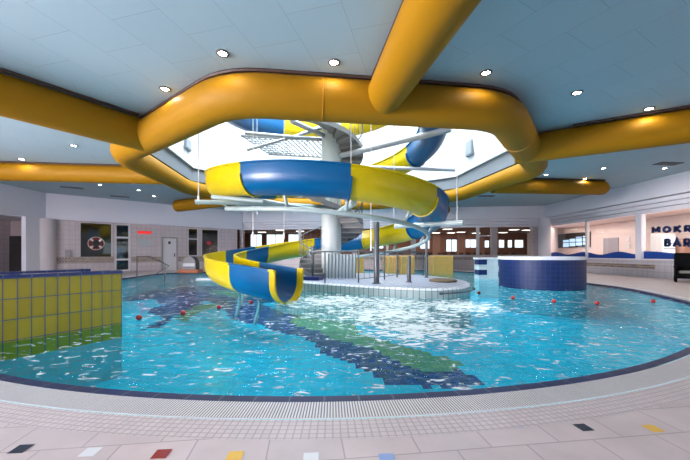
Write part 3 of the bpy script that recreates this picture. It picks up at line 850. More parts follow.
# navy first step
tag(obj('plinth_step', prism([(-2.05,11.75),(-.95,11.55),(-.8,12.0),(-1.9,12.3)], IZ, IZ+.12), pmat('navy_step', (.01,.02,.12), .3)), 'navy tiled step at the foot of the spiral staircase', 'step')

# railing with slatted gate on the island
rl = empty('railing', (.5, 11.6, IZ), 'grey steel railing with thin bars around the staircase foot', 'railing')
def IP(u, v): return SZ(u, v, IZ)
railpts = [Vector((-1.35,11.62,0)), Vector((-.62,11.5,0)), Vector((.62,11.55,0)), Vector((1.7,12.1,0)), Vector((2.3,12.5,0)), Vector((3.3,13.2,0))]
railpts = [IP(305,283).xy.to_3d(), IP(325,283.).xy.to_3d(), IP(358.5,282.7).xy.to_3d(), IP(384.5,279.5).xy.to_3d(), IP(397,277.5).xy.to_3d(), IP(423,275.5).xy.to_3d()]
ZT = 1.28
obj('top_rail', tube([p+Vector((0,0,ZT)) for p in railpts], .028, 10), M_steel, rl, smooth=True)
for p in railpts[1:]:
    obj('rail_post', tube([p+Vector((0,0,IZ)), p+Vector((0,0,ZT))], .026, 10), M_steel, rl, smooth=True)
for j, (a, b) in enumerate(list(zip(railpts, railpts[1:]))[2:]):
    n2 = max(2, int((b-a).length/.33))
    obj('lower_rail', tube([a+Vector((0,0,IZ+.12)), b+Vector((0,0,IZ+.12))], .014, 8), M_steel, rl)
    for q in range(1, n2):
        p = a.lerp(b, q/n2); obj('bar', tube([p+Vector((0,0,IZ+.12)), p+Vector((0,0,ZT))], .009, 6), M_steel, rl)
ga = IP(328.5, 279.3); gb2 = IP(355.5, 279.3)
gt = empty('slatted_panel', (ga+gb2)/2, 'pale grey slatted panel standing before the white column', 'panel')
x0, x1, yy = ga.x, gb2.x, ga.y
obj('backing', bx(x0, x1, yy-.01, yy+.03, IZ+.06, 1.19), M_slat, gt)
for j in range(9):
    x = x0+(x1-x0)*j/8
    obj('slat', bx(x-.016, x+.016, yy-.045, yy-.012, IZ+.03, 1.22), pmat('slat_dark', (.10,.12,.13), .5), gt)

# dark poles
def pole(u, vb, vt, r, label):
    p = IP(u, vb); zt = CH+(HOR-vt)/F*p.y
    bm = lathe((p.x, p.y, IZ), [(r*1.6,0),(r*1.6,.02),(r,.03),(r,zt-IZ-.02),(r*.85,zt-IZ)], 20)
    tag(obj('support_pole', bm, M_post, smooth=True, autosharp=40), label, 'pole', 'dark poles on the island')
    return p, zt
pole(376.5, 283.5, 222, .092, 'tallest dark grey pole on the island, holding the pale pipe')
pole(409, 282.3, 256, .07, 'short dark grey bollard between the tall pole and the slender pole')
pole(426.5, 277.5, 239, .055, 'slender dark grey pole at the right end of the railing')

# ------------------------------------------------------------------ the water slide
HC = Vector((-.66, 13.3))
keys = [(-90,6.05),(0,5.45),(90,4.6),(180,3.50),(225,3.10),(270,2.86),(315,2.56),(360,2.15),(405,1.72),(450,1.30),(480,1.02),(510,.66),(540,.42)]
def zfl(t):
    for i, ((a, za), (b, zb)) in enumerate(zip(keys, keys[1:])):
        if a <= t <= b:
            p0 = keys[max(i-1, 0)]; p3 = keys[min(i+2, len(keys)-1)]
            m1 = (zb-p0[1])/(b-p0[0]) if b != p0[0] else 0; m2 = (p3[1]-za)/(p3[0]-a)
            h = b-a; s = (t-a)/h
            return (2*s**3-3*s*s+1)*za+(s**3-2*s*s+s)*h*m1+(-2*s**3+3*s*s)*zb+(s**3-s*s)*h*m2
    return keys[0][1] if t < keys[0][0] else keys[-1][1]
def zf(t):
    if t < -90: return 6.05 + (-90-t)/90*.74
    return zfl(t)
def hp(t, rho=4.2): a = math.radians(t); return Vector((HC.x+rho*math.cos(a), HC.y+rho*math.sin(a), zf(t)))
TS = list(range(-440, 541, 5))
path = [hp(t) for t in TS]; tv = [float(t) for t in TS]
tail = catmull([hp(530), hp(540), (-4.68,12.0,.34), (-4.08,10.7,.24), (-3.15,9.5,.13), (-2.2,8.75,.03), (-1.42,8.22,-.06)], 7)[7:]
for i, p in enumerate(tail[1:]): path.append(p); tv.append(541+i)
TEND = tv[-1]
prof = []
hw, th, fl = .47, .045, .84
prof.append((-hw, fl)); prof.append((-hw, .5))
for k2 in range(1, 12): a = PI+k2*PI/12; prof.append((hw*math.cos(a), .5+.5*math.sin(a)))
prof += [(hw, .5), (hw, fl), (hw+.03, fl+.015), (hw+.085, fl), (hw+.085, fl-.04), (hw+th, fl-.05), (hw+th, .5)]
for k2 in range(1, 12): a = -k2*PI/12; prof.append(((hw+th)*math.cos(a), .5+(.5+th)*math.sin(a)))
prof += [(-hw-th, .5), (-hw-th, fl-.05), (-hw-.085, fl-.04), (-hw-.085, fl), (-hw-.03, fl+.015)]
def frame_at(i):
    a = path[max(i-1, 0)]; b = path[min(i+1, len(path)-1)]; t = (b-a); th_ = Vector((t.x, t.y, 0)).normalized()
    return Vector((th_.y, -th_.x, 0))      # right-hand side of the direction of travel
def widen(i):
    return 1.0
def trough(i0, i1, flange=False, sc_=1.):
    bm = bmesh.new(); rings = []
    for i in range(i0, i1+1):
        s = frame_at(i); p = path[i]
        rings.append([bm.verts.new(p + s*w*sc_ + Vector((0,0,(h-.45)*sc_+.45))) for w, h in prof])
    n = len(prof)
    for A, B2 in zip(rings, rings[1:]):
        for k3 in range(n): bm.faces.new((A[k3], A[(k3+1) % n], B2[(k3+1) % n], B2[k3]))
    bm.faces.new(rings[0][::-1]); bm.faces.new(rings[-1])
    return bm
slide = empty('water_slide', (HC.x, HC.y, IZ), 'spiralling blue and yellow open water slide around the island column', 'water slide')
bounds = [(-440,-395,'b'),(-395,-350,'y'),(-350,-320,'b'),(-320,-230,'y'),(-230,-180,'b'),(-180,-120,'y'),(-120,-80,'b'),(-80,-45,'y'),(-45,18,'b'),(18,95,'y'),(95,135,'y'),(135,180,'b'),(180,240,'y'),(240,280,'b'),(280,322,'y'),(322,378,'b'),(378,425,'y'),(425,467,'b'),(467,505,'y'),(505,530,'b')]
idx = {t: i for i, t in enumerate(tv)}
def nearest(t): return min(range(len(tv)), key=lambda i: abs(tv[i]-t))
for a, b, c in bounds:
    obj('trough_section', trough(nearest(a), nearest(b)), M_slide_b if c == 'b' else M_slide_y, slide, smooth=True, autosharp=35)
iL = nearest(530); nT = len(path)-1
i1 = iL+int((nT-iL)*.70); i2 = nT-2
obj('trough_section', trough(iL, i1), M_slide_y, slide, smooth=True, autosharp=35)
obj('trough_section', trough(i1, i2), M_slide_b, slide, smooth=True, autosharp=35)
obj('exit_lip', trough(i2, nT, sc_=1.03), M_slide_lip, slide, smooth=True, autosharp=35)
# joint flanges
def flange(i):
    bm = bmesh.new(); s = frame_at(i); p = path[i]
    t = Vector((-s.y, s.x, 0)); A = []; 
    for sg in (-.03, .03):
        A.append([bm.verts.new(p+t*sg+s*w*(1.0)+Vector((0,0,h))) for w, h in ([( (hw+th+.005)*math.cos(-k2*PI/24), .5+(.5+th+.005)*math.sin(-k2*PI/24)) for k2 in range(25)])])
        A.append([bm.verts.new(p+t*sg+s*w*(1.0)+Vector((0,0,h))) for w, h in ([( (hw+th+.05)*math.cos(-k2*PI/24), .5+(.5+th+.05)*math.sin(-k2*PI/24)) for k2 in range(25)])])
    for k2 in range(24):
        for X, Y_ in ((0,1),(1,3),(3,2),(2,0)): bm.faces.new((A[X][k2], A[X][k2+1], A[Y_][k2+1], A[Y_][k2]))
    return bm
for a, b, c in bounds[5:]:
    obj('joint_flange', flange(nearest(a)), M_slide_b if c == 'y' else M_slide_y, slide, smooth=True, autosharp=35)
# support pipe spiralling under the slide
L = [hp(t, 4.0)-Vector((0,0,.42)) for t in range(180, 446, 5)]
obj('support_pipe', tube(L, .075, 12), M_pipe, slide, smooth=True)
# brackets between pipe and trough
for t in (200, 225, 255, 280, 310, 340, 370, 400, 430):
    a = hp(t, 4.0)-Vector((0,0,.36)); b = hp(t, 4.2)-Vector((0,0,.04))
    obj('bracket', tube([a, b], .05, 10), M_pipe, slide, smooth=True)
# radial beams with hanger rods from the shaft roof
def beam(pts, r, mat=M_pipe): obj('support_beam', tube(pts, r, 12), mat, slide, smooth=True, autosharp=40)
def rod(u, vb, Y, zt=11.4, r=.014):
    p = S(u, vb, Y); obj('hanger_rod', tube([p, Vector((p.x, p.y, zt))], r, 6), M_rod, slide)
    obj('turnbuckle', tube([p+Vector((0,0,.05)), p+Vector((0,0,.28))], .03, 8), M_rod, slide)
beam([S(195,202,9.6), S(253,203,10.2), S(330,207,13.0)], .07)
beam([S(212,197,10.0), S(262,201,9.9), S(330,212,13.)], .07)
beam([S(395,226.5,12.2), S(463,222.5,10.6)], .085)
beam([S(341,211,10.9), S(354,203,9.6)], .10)
beam([S(340,156,13.2), S(451,129,10.8)], .11, M_pipew)
beam([S(335,166,15.5), S(455,170,14.2)], .08, M_pipew)
beam([S(245,133,12.2), S(326,140,13.4)], .07, M_pipew)
beam([S(247,150,12.5), S(328,127,13.4)], .06, M_pipew)
beam([S(292,121,11.0), S(327,137,13.4)], .09, M_pipew)
beam([S(300,134,13.8), S(345,118,15.4)], .06, M_pipew)
rod(198.5,205,9.8); rod(457,222,10.8); rod(351,206,9.9); rod(253,240,11.5, 11.4, .012)
rod(284,240,12.5, 11.4, .012); rod(217,165,12.,11.4,.010); rod(371,252,12.2); rod(394,216,12.2); rod(257,215,14.,11.4,.01)
# lower rods down to the last bend
p = S(198.5,262,11.5)
# feet under the last bend
for (a, b) in ((hp(555-20, 4.0)*1, Vector((-4.1,12.4,-.9))), (Vector((-3.9,10.4,.2)), Vector((-3.6,10.6,-.9))), (Vector((-2.9,9.3,.06)), Vector((-2.7,9.6,-.9)))):
    m_ = (a+b)/2+Vector((.25,.1,.25))
    obj('foot', tube(catmull([a-Vector((0,0,.02)), m_, b], 5), .06, 10), M_pipe, slide, smooth=True)
# pale platform at water level left of the bend
tag(obj('water_platform', bx(-7.0, -5.65, 15.0, 15.5, -.07, .05, bev=.02), M_pipew), 'flat pale grey platform at water level behind the slide bend', 'platform')

# stair landing at the top of the tower (perforated)
ld = empty('grating_landing', (-3, 14.5, 6.3), 'white perforated steel landing under the skylight at upper left', 'landing')
bm = bmesh.new()
P0 = Vector((-4.6, 14.2, 6.45)); du = Vector((3.8, .0, -.2)); dv = Vector((.6, 2.6, 0))
def lp(a, b): return P0+du*a+dv*b
for i in range(17):
    frame_tube(bm, [lp(i/16, 0), lp(i/16, 1)], .03, 5)
for i in range(9): frame_tube(bm, [lp(0, i/8), lp(1, i/8)], .03, 5)
obj('grating', bm, M_pipew, ld)
for i in (0, 1):
    obj('edge_beam', tube([lp(0, i), lp(1, i)], .07, 8), M_pipew, ld)
    obj('guard_rail', tube([lp(0, i)+Vector((0,0,1)), lp(1, i)+Vector((0,0,1))], .03, 8), M_pipew, ld)

# ------------------------------------------------------------------ yellow tiled walls of the left channel
def lowwall(name, pts, w, zt, mat, cop, label, cat):
    """pts: centre line of the face; wall thickness w to the left of travel"""
    P = [Vector((p[0], p[1], 0)) for p in pts]
    N_ = []
    for i in range(len(P)):
        t = (P[min(i+1, len(P)-1)]-P[max(i-1, 0)]).normalized(); N_.append(Vector((-t.y, t.x, 0)))
    e = empty(name, (P[-1].x, P[-1].y, 0), label, cat)
    for (nm, o0, o1, z0, z1, m) in (('footing', -.0, w, ZB, -.27, MATS['basin_wall_tile']), ('wall_body', 0, w, -.27, zt, mat), ('coping', -.02, w+.02, zt, zt+.05, cop)):  # lowest part coloured like the basin, imitating water that hides the yellow
        bm = bmesh.new(); uvl = bm.loops.layers.uv.verify()
        A = [bm.verts.new(Vector((p+n3*o0).to_tuple())+Vector((0,0,z0))) for p, n3 in zip(P, N_)]; B2 = [bm.verts.new((p+n3*o1)+Vector((0,0,z0))) for p, n3 in zip(P, N_)]
        C2 = [bm.verts.new((p+n3*o0)+Vector((0,0,z1))) for p, n3 in zip(P, N_)]; D2 = [bm.verts.new((p+n3*o1)+Vector((0,0,z1))) for p, n3 in zip(P, N_)]
        s = 0
        for i in range(len(P)-1):
            ln = (P[i+1]-P[i]).length
            def F_(vs, uvs):
                f = bm.faces.new(vs)
                for l, q in zip(f.loops, uvs): l[uvl].uv = q
            F_((A[i],A[i+1],C2[i+1],C2[i]), ((s,z0-zt),(s+ln,z0-zt),(s+ln,z1-zt),(s,z1-zt)))
            F_((B2[i+1],B2[i],D2[i],D2[i+1]), ((s+ln,z0-zt),(s,z0-zt),(s,z1-zt),(s+ln,z1-zt)))
            F_((C2[i],C2[i+1],D2[i+1],D2[i]), ((s,0),(s+ln,0),(s+ln,w),(s,w)))
            s += ln
        for (a, b, c, d, fl2) in ((A[0],B2[0],D2[0],C2[0],1),(A[-1],B2[-1],D2[-1],C2[-1],0)):
            f = bm.faces.new((a, b, d if False else c, d) if False else (a, b, c, d))
            for l, q in zip(f.loops, ((0,z0-zt),(w,z0-zt),(w,z1-zt),(0,z1-zt))): l[uvl].uv = q
        obj(nm, bm, m, e)
    return e
w1p = catmull([(-6.4,2.2),(-5.5,3.3),(-4.62,4.45),(-4.05,5.35),(-3.82,5.72)], 5)
lowwall('yellow_channel_wall', [(p.x, p.y) for p in [Vector((*q,0)) if len(q) == 2 else q for q in w1p]] , .24, .86, M_yellow_tile, M_navy_cop, 'near yellow tiled wall with navy coping rising from the water', 'pool wall') if False else None
def cat2(L, n): return [(p.x, p.y) for p in catmull([(a, b, 0) for a, b in L], n)]
lowwall('yellow_channel_wall', cat2([(-6.9,1.7),(-5.75,3.05),(-4.72,4.4),(-4.24,5.12),(-3.93,5.64)], 5), .22, .86, M_yellow_tile, M_navy_cop, 'near yellow tiled wall with navy coping rising from the water', 'pool wall')
lowwall('yellow_channel_wall', cat2([(-8.5,2.4),(-6.9,3.5),(-5.7,4.9),(-5.15,5.8),(-4.98,6.25)], 5), .22, .86, M_yellow_tile, M_navy_cop, 'farther yellow tiled wall with navy coping behind the near one', 'pool wall')

# ------------------------------------------------------------------ blue round tower, quoin wall, yellow blocks
TC = Vector((7.55, 12.4)); TR = 1.45
bt = empty('blue_tower', (TC.x, TC.y, 0), 'round dark blue tiled tub wall with white rim standing in the pool', 'tub')
def cylwall(c, r, z0, z1, a0, a1, n, w):
    bm = bmesh.new(); uvl = bm.loops.layers.uv.verify(); rows = []
    for i in range(n+1):
        a = a0+(a1-a0)*i/n
        rows.append([bm.verts.new((c.x+rr*math.cos(a), c.y+rr*math.sin(a), z)) for rr, z in ((r,z0),(r,z1),(r-w,z1),(r-w,z0))])
    m = n if abs(a1-a0) > 6.28 else n
    for i in range(n):
        A, B2 = rows[i], rows[i+1]; s0 = r*(a1-a0)*i/n; s1 = r*(a1-a0)*(i+1)/n
        f = bm.faces.new((A[0],B2[0],B2[1],A[1]))
        for l, q in zip(f.loops, ((s0,z0),(s1,z0),(s1,z1),(s0,z1))): l[uvl].uv = q
        for j in (1,2,3):
            f = bm.faces.new((A[j],B2[j],B2[(j+1)%4],A[(j+1)%4]))
            for l, q in zip(f.loops, ((s0,0),(s1,0),(s1,w),(s0,w))): l[uvl].uv = q
    bm.faces.new(rows[0]); bm.faces.new(rows[-1][::-1])
    return bm
obj('footing', cylwall(TC, TR-.004, ZB, -.07, 0, 2*PI, 72, .24), MATS['basin_wall_tile'], bt)  # turquoise painted in below the surface, as if water hid the blue wall
obj('tiled_wall', cylwall(TC, TR, -.07, .99, 0, 2*PI, 72, .25), M_blue_tile, bt)
obj('rim', cylwall(TC, TR+.03, .99, 1.10, 0, 2*PI, 72, .32), pmat('white_rim', (.74,.74,.78), .3), bt)
bm = bmesh.new(); cyl(bm, TC, TR-.2, .80, .84, 48); obj('tub_water', bm, pmat('tub_water', (.1,.5,.6), .1), bt)
# quoins: white-blue alternating edge
def quoins(e, c, r, a, zt, name='quoin'):
    for j in range(4):
        z1 = zt-.235*j; z0 = z1-.225
        aa = a-.05 if j % 2 else a
        obj(name, cylwall(c, r+.012, z0, z1, a, a+(.14 if j % 2 else .10), 3, .05), M_pipew if j % 2 == 1 else M_blue_tile, e)
# angle on the tower of its left visible edge
a_left = math.atan2(TC.x, -TC.y) if False else math.atan2(-TC.y, -TC.x)-math.acos(TR/TC.length)+.02
for s_ in (0,):
    quoins(bt, TC, TR, math.atan2(-TC.y, -TC.x)-1.42, .96)
qw = empty('quoined_wall', S(489,277,15.6), 'low white tiled wall with blue corner blocks left of the round blue tub', 'pool wall')
xa, xb = S(478.7,270,15.6).x, S(502,270,15.6).x
obj('wall_body', bx(xa+.03, xb, 15.63, 16.2, ZB, .94), tmat('pale_aqua_tile', (.66,.76,.78), (.62,.72,.75), (.5,.6,.62), .3, .3, .006), qw, uv=True)
obj('coping', bx(xa-.02, xb+.02, 15.58, 16.25, .94, 1.02), pmat('white_rim', (0,0,0)), qw)
for j in range(4):
    z1 = .93-.25*j
    if j % 2 == 0: obj('corner_block', bx(xa, xa+.40, 15.59, 16.1, z1-.245, z1), M_blue_tile, qw, uv=True)
# yellow blocks
def yblock(u0, u1, vb, Y, dep, ztop, label):
    x0, x1 = (u0-345)/F*Y, (u1-345)/F*Y
    e = empty('yellow_block', ((x0+x1)/2, Y, 0), label, 'block', 'pale yellow tiled blocks at the far side of the pool')
    obj('block_body', bx(x0, x1, Y, Y+dep, -.5, ztop, bev=.04), M_pale_yellow, e, uv=True)
    obj('block_top', bx(x0+.05, x1-.05, Y+.05, Y+dep-.05, ztop, ztop+.03), pmat('block_top', (.5,.34,.14), .4), e)
yblock(433, 453.5, 273, 19.2, 1.2, 1.08, 'pale yellow tiled block right of the slender pole')
yblock(401, 415, 273, 19.8, 1.0, 1.08, 'pale yellow tiled block behind the short bollard')
yblock(384, 397, 273, 20.6, 1.0, 1.05, 'pale yellow tiled block just right of the tall pole')
yblock(356, 364, 273, 20.6, .8, 1.02, 'pale yellow tiled block behind the slatted panel')

# ------------------------------------------------------------------ rope with floats
def rope(pts, name, label, fl, lab_f):
    P = [SZ(u, v, WL+.035) for u, v in pts]
    bm = tube(catmull(P, 6), .006, 6)
    tag(obj(name, bm, pmat('rope_pale', (.25,.38,.36), .7), smooth=True), label, 'rope')
    global fproto
    for (u, v), lb in zip(fl, lab_f):
        p = SZ(u, v, WL+.035)
        if fproto is None:
            bm = lathe((0,0,0), [(.0001,-.055),(.03,-.045),(.05,-.015),(.055,0),(.05,.015),(.03,.045),(.0001,.055)], 16)
            bmesh.ops.rotate(bm, verts=bm.verts, matrix=Matrix.Rotation(PI/2, 3, 'Y'))
            fproto = obj('rope_float', bm, M_red, smooth=True); o = fproto
        else: o = fproto.copy(); COL.objects.link(o)
        o.location = p; tag(o, lb, 'float', 'red floats on the pool ropes')
fproto = None
rope([(455,290),(479,292.8),(513,297.8),(554,301.2),(597,303),(653,301.2),(672,299.5)], 'float_rope', 'pale rope with red floats crossing the right side of the pool',
     [(479,292.8),(513,297.8),(554,301.2),(597,303),(653,301.2)],
     ['red float nearest the tiled island', 'red float in front of the left side of the blue tub', 'red float in front of the blue tub centre', 'red float right of the blue tub', 'red float closest to the right pool edge'])
rope([(139,317.5),(183,313),(219,307.3),(251,302.3),(268,300)], 'float_rope', 'pale rope with red floats left of the slide exit',
     [(139,317.5),(183,313),(219,307.3),(251,302.3)],
     ['red float closest to the yellow wall', 'red float second from the yellow wall', 'red float left below the slide bend', 'red float just left of the slide exit'])

# ------------------------------------------------------------------ items on the left
hr = empty('pool_handrail', SZ(150, 277, 0), 'thin steel handrail leading into the pool at far left', 'handrail')
Ya = SZ(137, 277.5, 0); Yb = SZ(165, 276, 0)
def vv(p, z): return Vector((p.x, p.y, z))
za = CH+(HOR-256.5)/F*Ya.y+.0
top = [vv(Ya, 0), vv(Ya, za), vv(Ya.lerp(Yb, .42), za), vv(Ya.lerp(Yb, .9), .75), vv(Ya.lerp(Yb, 1.15), .55), vv(Ya.lerp(Yb, 1.0), .35)]
obj('top_bar', tube(top, .03, 8), M_steel, hr, smooth=True)
obj('post', tube([vv(Yb, -.3), vv(Yb, .62)], .03, 8), M_steel, hr, smooth=True)
obj('lower_bar', tube([vv(Ya, .02), vv(Ya.lerp(Yb, .6), .08), vv(Yb, .42)], .02, 8), M_steel, hr, smooth=True)
# hooded fixture on terracotta base
p = SZ(190, 273, 0)
hd = empty('hooded_fixture', p, 'rounded dark metal hood fixture on a terracotta base at the pool edge', 'pool fixture')
obj('base', bx(p.x-.62, p.x+.62, p.y-.3, p.y+.5, 0, .22, bev=.04), M_terra, hd)
bm = bmesh.new(); L = []
for k2 in range(15):
    a = k2/14*PI; L.append((p.x+.42*math.cos(a), .55+.5*math.sin(a)))
L = [(p.x+.42, .22)]+L+[(p.x-.42, .22)]
A = [bm.verts.new((x, p.y-.15, z)) for x, z in L]; B2 = [bm.verts.new((x, p.y+.4, z)) for x, z in L]
for i in range(len(L)-1): bm.faces.new((A[i],A[i+1],B2[i+1],B2[i]))
bm.faces.new(A); bm.faces.new(B2[::-1]); bm.faces.new((A[0],A[-1],B2[-1],B2[0])) 
obj('hood', bm, pmat('hood_metal', (.05,.05,.055), .4, metal=.2), hd, smooth=True, autosharp=40)
obj('mirror_band', bx(p.x-.36, p.x+.36, p.y-.18, p.y-.14, .42, .62), pmat('mirror_band', (.30,.33,.36), .3), hd)
# lifebuoy on window
def onL(L, u, v, t): 
    s = L.at(u); return s, L.z(u, v)
s, z = onL(WLft, 96, 243.5, 0)
M = WLft.M(s, .08, z)
lb_ = empty('lifebuoy', M.translation, 'dark red lifebuoy with white bands hanging at the staff window', 'lifebuoy')
L = [M @ Vector((.31*math.cos(a*PI/18), 0, .31*math.sin(a*PI/18))) for a in range(36)]
obj('ring', tube(L, .09, 12, closed=True, up=Vector((WLft.n.x, WLft.n.y, 0))), pmat('buoy_red', (.20,.03,.03), .5), lb_, smooth=True)
for q in range(4):
    a0 = PI/4+q*PI/2
    L = [M @ Vector((.31*math.cos(a0+j*.07-.21), 0, .31*math.sin(a0+j*.07-.21))) for j in range(7)]
    obj('white_band', tube(L, .098, 12, up=Vector((WLft.n.x, WLft.n.y, 0))), pmat('buoy_white', (.85,.82,.78), .5), lb_, smooth=True)
L = [M @ Vector((.42*math.cos(a*PI/18), .0, .42*math.sin(a*PI/18))) for a in range(36)]
obj('grab_line', tube(L, .018, 6, closed=True, up=Vector((WLft.n.x, WLft.n.y, 0))), pmat('buoy_line', (.85,.8,.72), .5), lb_, smooth=True)
# signs and small wall things
def plate(name, L, u, v, w, h, mat, label, cat, t=.05):
    s, z = onL(L, u, v, 0); tag(obj(name, bx(s-w/2, s+w/2, .005, t, z-h/2, z+h/2, M=L.M(), bev=.008), mat), label, cat)
plate('exit_light', WLft, 144.5, 232.5, .85, .2, pmat('red_sign', (.8,.03,.03), .4, emit=(1,.03,.03), estr=.35), 'small glowing red sign high on the left tiled wall', 'sign')
plate('notice_board', WLft, 145, 243, .9, .5, pmat('notice_grey', (.50,.52,.56), .4), 'pale grey notice plate below the red sign', 'notice')
plate('wall_phone', WLft, 68, 253.5, .3, .45, pmat('phone_grey', (.36,.33,.36), .4), 'small grey wall box left of the lifebuoy window', 'wall box', .12)
s, z = onL(WLft, 209, 243, 0); M = WLft.M(s, -.04, z)
bm = bmesh.new()
vs = [bm.verts.new(M @ Vector((a, 0, b))) for a, b in ((0,-.2),(.2,0),(0,.2),(-.2,0))]; f = bm.faces.new(vs)
r = bmesh.ops.extrude_face_region(bm, geom=[f])
for g in r['geom']:
    if isinstance(g, bmesh.types.BMVert): g.co += Vector((WLft.n.x, WLft.n.y, 0))*.02
tag(obj('window_sticker', bm, pmat('sticker_red', (.6,.03,.06), .4)), 'red diamond sign on the dark window behind the slide', 'sign')
# items behind the door glass: two bright things
s, z = onL(WLft, 124.5, 250, 0); M = WLft.M(s, -1.6, 0)
tag(obj('blue_bin', lathe((M.translation.x, M.translation.y, z-.1), [(.2,-.9),(.22,-.4),(.3,-.1),(.3,.2),(.15,.3)], 20), pmat('bin_blue', (.02,.2,.5), .4), smooth=True), 'bright blue object standing behind the glazed door', 'container')

# ------------------------------------------------------------------ bar on the right
def arc(cx_, cy_, rx, ry, a0, a1, n=10): return [(cx_+rx*math.cos(math.radians(a0+(a1-a0)*q/n)), cy_+ry*math.sin(math.radians(a0+(a1-a0)*q/n))) for q in range(n+1)]
GLYPH = {'M': [[(.1,0),(.1,1)], [(.1,.95),(.5,.35),(.9,.95)], [(.9,0),(.9,1)]],
 'O': [arc(.5,.5,.40,.41,0,360,24)],
 'K': [[(.12,0),(.12,1)], [(.88,1),(.2,.45)], [(.36,.58),(.9,0)]],
 'R': [[(.12,0),(.12,1)], [(.12,.91),(.55,.91)]+arc(.58,.67,.27,.24,90,-90,8)+[(.12,.43)], [(.5,.43),(.88,0)]],
 'B': [[(.12,0),(.12,1)], [(.12,.91),(.52,.91)]+arc(.55,.72,.24,.19,90,-90,8)+[(.12,.53)], [(.12,.53),(.55,.53)]+arc(.58,.31,.28,.22,90,-90,8)+[(.12,.09)]],
 'A': [[(.08,0),(.5,.97),(.92,0)], [(.25,.30),(.75,.30)]]}
def glyph(bm, ch, w, h, th, dep):
    """letter strokes as thick ribbons in the local xy plane, centred"""
    for P in GLYPH[ch]:
        P = [Vector(((x-.5)*w, (y-.5)*h, 0)) for x, y in P]; n = len(P); cl = (P[0]-P[-1]).length < 1e-4
        if cl: P = P[:-1]; n -= 1
        rows = []
        for q in range(n):
            a = P[(q-1) % n] if (cl or q) else P[q]; b = P[(q+1) % n] if (cl or q < n-1) else P[q]
            t = (b-a).normalized(); s_ = Vector((-t.y, t.x, 0))
            k6 = 1.0
            if (cl or 0 < q < n-1):
                c_ = max(.55, (P[q]-a).normalized().dot(t)); k6 = 1/c_
            rows.append([bm.verts.new(P[q]+s_*th*sg_*k6+Vector((0,0,z))) for sg_, z in ((-1,0),(1,0),(1,dep),(-1,dep))])
        for q in range(n if cl else n-1):
            A, B_ = rows[q], rows[(q+1) % n]
            for m_ in range(4): bm.faces.new((A[m_], A[(m_+1) % 4], B_[(m_+1) % 4], B_[m_]))
        if not cl: bm.faces.new(rows[0][::-1]); bm.faces.new(rows[-1])
sg = empty('bar_sign', (15.58, 15.4, 2.3), 'dark blue lettering reading MOKR BAR hung in the bar opening', 'sign')
def letter(ch, u, v, h, wid):
    Y = 15.54*F/(u-345); z = CH+(HOR-v)/F*Y
    # text faces the hall (-X): local x runs towards -Y, local y up
    M = Matrix(((0,0,-1,15.54),(-1,0,0,Y),(0,1,0,z),(0,0,0,1)))
    bm = bmesh.new(); glyph(bm, ch, wid*.86, h*.86, .054, .05)
    bmesh.ops.transform(bm, matrix=M, verts=bm.verts)
    obj('letter', bm, M_sign_blue, sg)
def YY(u): return 15.54*F/(u-345)
for ch, u0, u1, v in (('M',652,661,229.8),('O',663,671.8,229.4),('K',674.2,682.5,229.0),('R',684.6,692.5,228.6)):
    letter(ch, (u0+u1)/2, v, .33, abs(YY(u0)-YY(u1)))
for ch, u0, u1, v in (('B',664.8,671.5,242.6),('A',673,682.6,242.6),('R',684,692,242.6)):
    letter(ch, (u0+u1)/2, v, .42, abs(YY(u0)-YY(u1)))
# hanging bars for the sign
for (u, v) in ((648,234),(648,246)): pass
# lit drinks cabinet, brown cabinet, counter
fr = empty('drinks_cooler', (18.9, 18.6, 0), 'bright lit drinks cooler behind the bar lettering', 'cooler')
x0, x1 = (661.5-345)/F*18.6, (676-345)/F*18.6
obj('cabinet', bx(x0, x1, 18.6, 19.3, 0, 2.4, bev=.05), M_frame, fr)
obj('lit_door', bx(x0+.08, x1-.08, 18.57, 18.6, .9, 2.25), pmat('cooler_lit', (.8,.85,.95), .3, emit=(.7,.82,1), estr=.5), fr)
for j in range(3): obj('shelf', bx(x0+.08, x1-.08, 18.54, 18.57, 1.15+j*.33, 1.19+j*.33), M_steel, fr)
tag(obj('brown_cabinet', bx(x1+.1, 20.5, 18.2, 19.3, 0, 2.1, bev=.02), pmat('cabinet_brown', (.40,.22,.16), .5)), 'brown wooden cabinet right of the lit drinks cooler', 'cabinet')
bc = empty('bar_counter', (17.6, 15.5, 0), 'pale bar counter behind the glass screen', 'counter')
obj('counter_body', bx(17.3, 17.9, 10, 20, 0, 1.02), M_barwall, bc); obj('counter_top', bx(17.2, 18.0, 9.9, 20.1, 1.02, 1.08), M_plaster, bc)
# bottles / pump on counter
def bottle(x, y, col, h, lb):
    o = obj('bottle', lathe((x, y, 1.08), [(.04,0),(.045,.02),(.045,h*.6),(.015,h*.78),(.015,h),(.0001,h)], 12), pmat('bottle_'+col[0], col[1], .2), smooth=True)
    tag(o, lb, 'bottle', 'bottles on the bar counter')
for i, (u, c, h) in enumerate(((646,('green',(.02,.2,.06)),.33),(649.5,('brown',(.2,.07,.03)),.30),(653,('green',(.02,.2,.06)),.28),(657,('red',(.5,.03,.05)),.30))):
    Y = 17.6*F/(u-345); bottle(17.6, Y, c, h, ['green bottle on the bar counter beside the square column','brown bottle on the bar counter, second from the square column','green bottle on the bar counter, third from the square column','red bottle on the bar counter under the letters'][i])
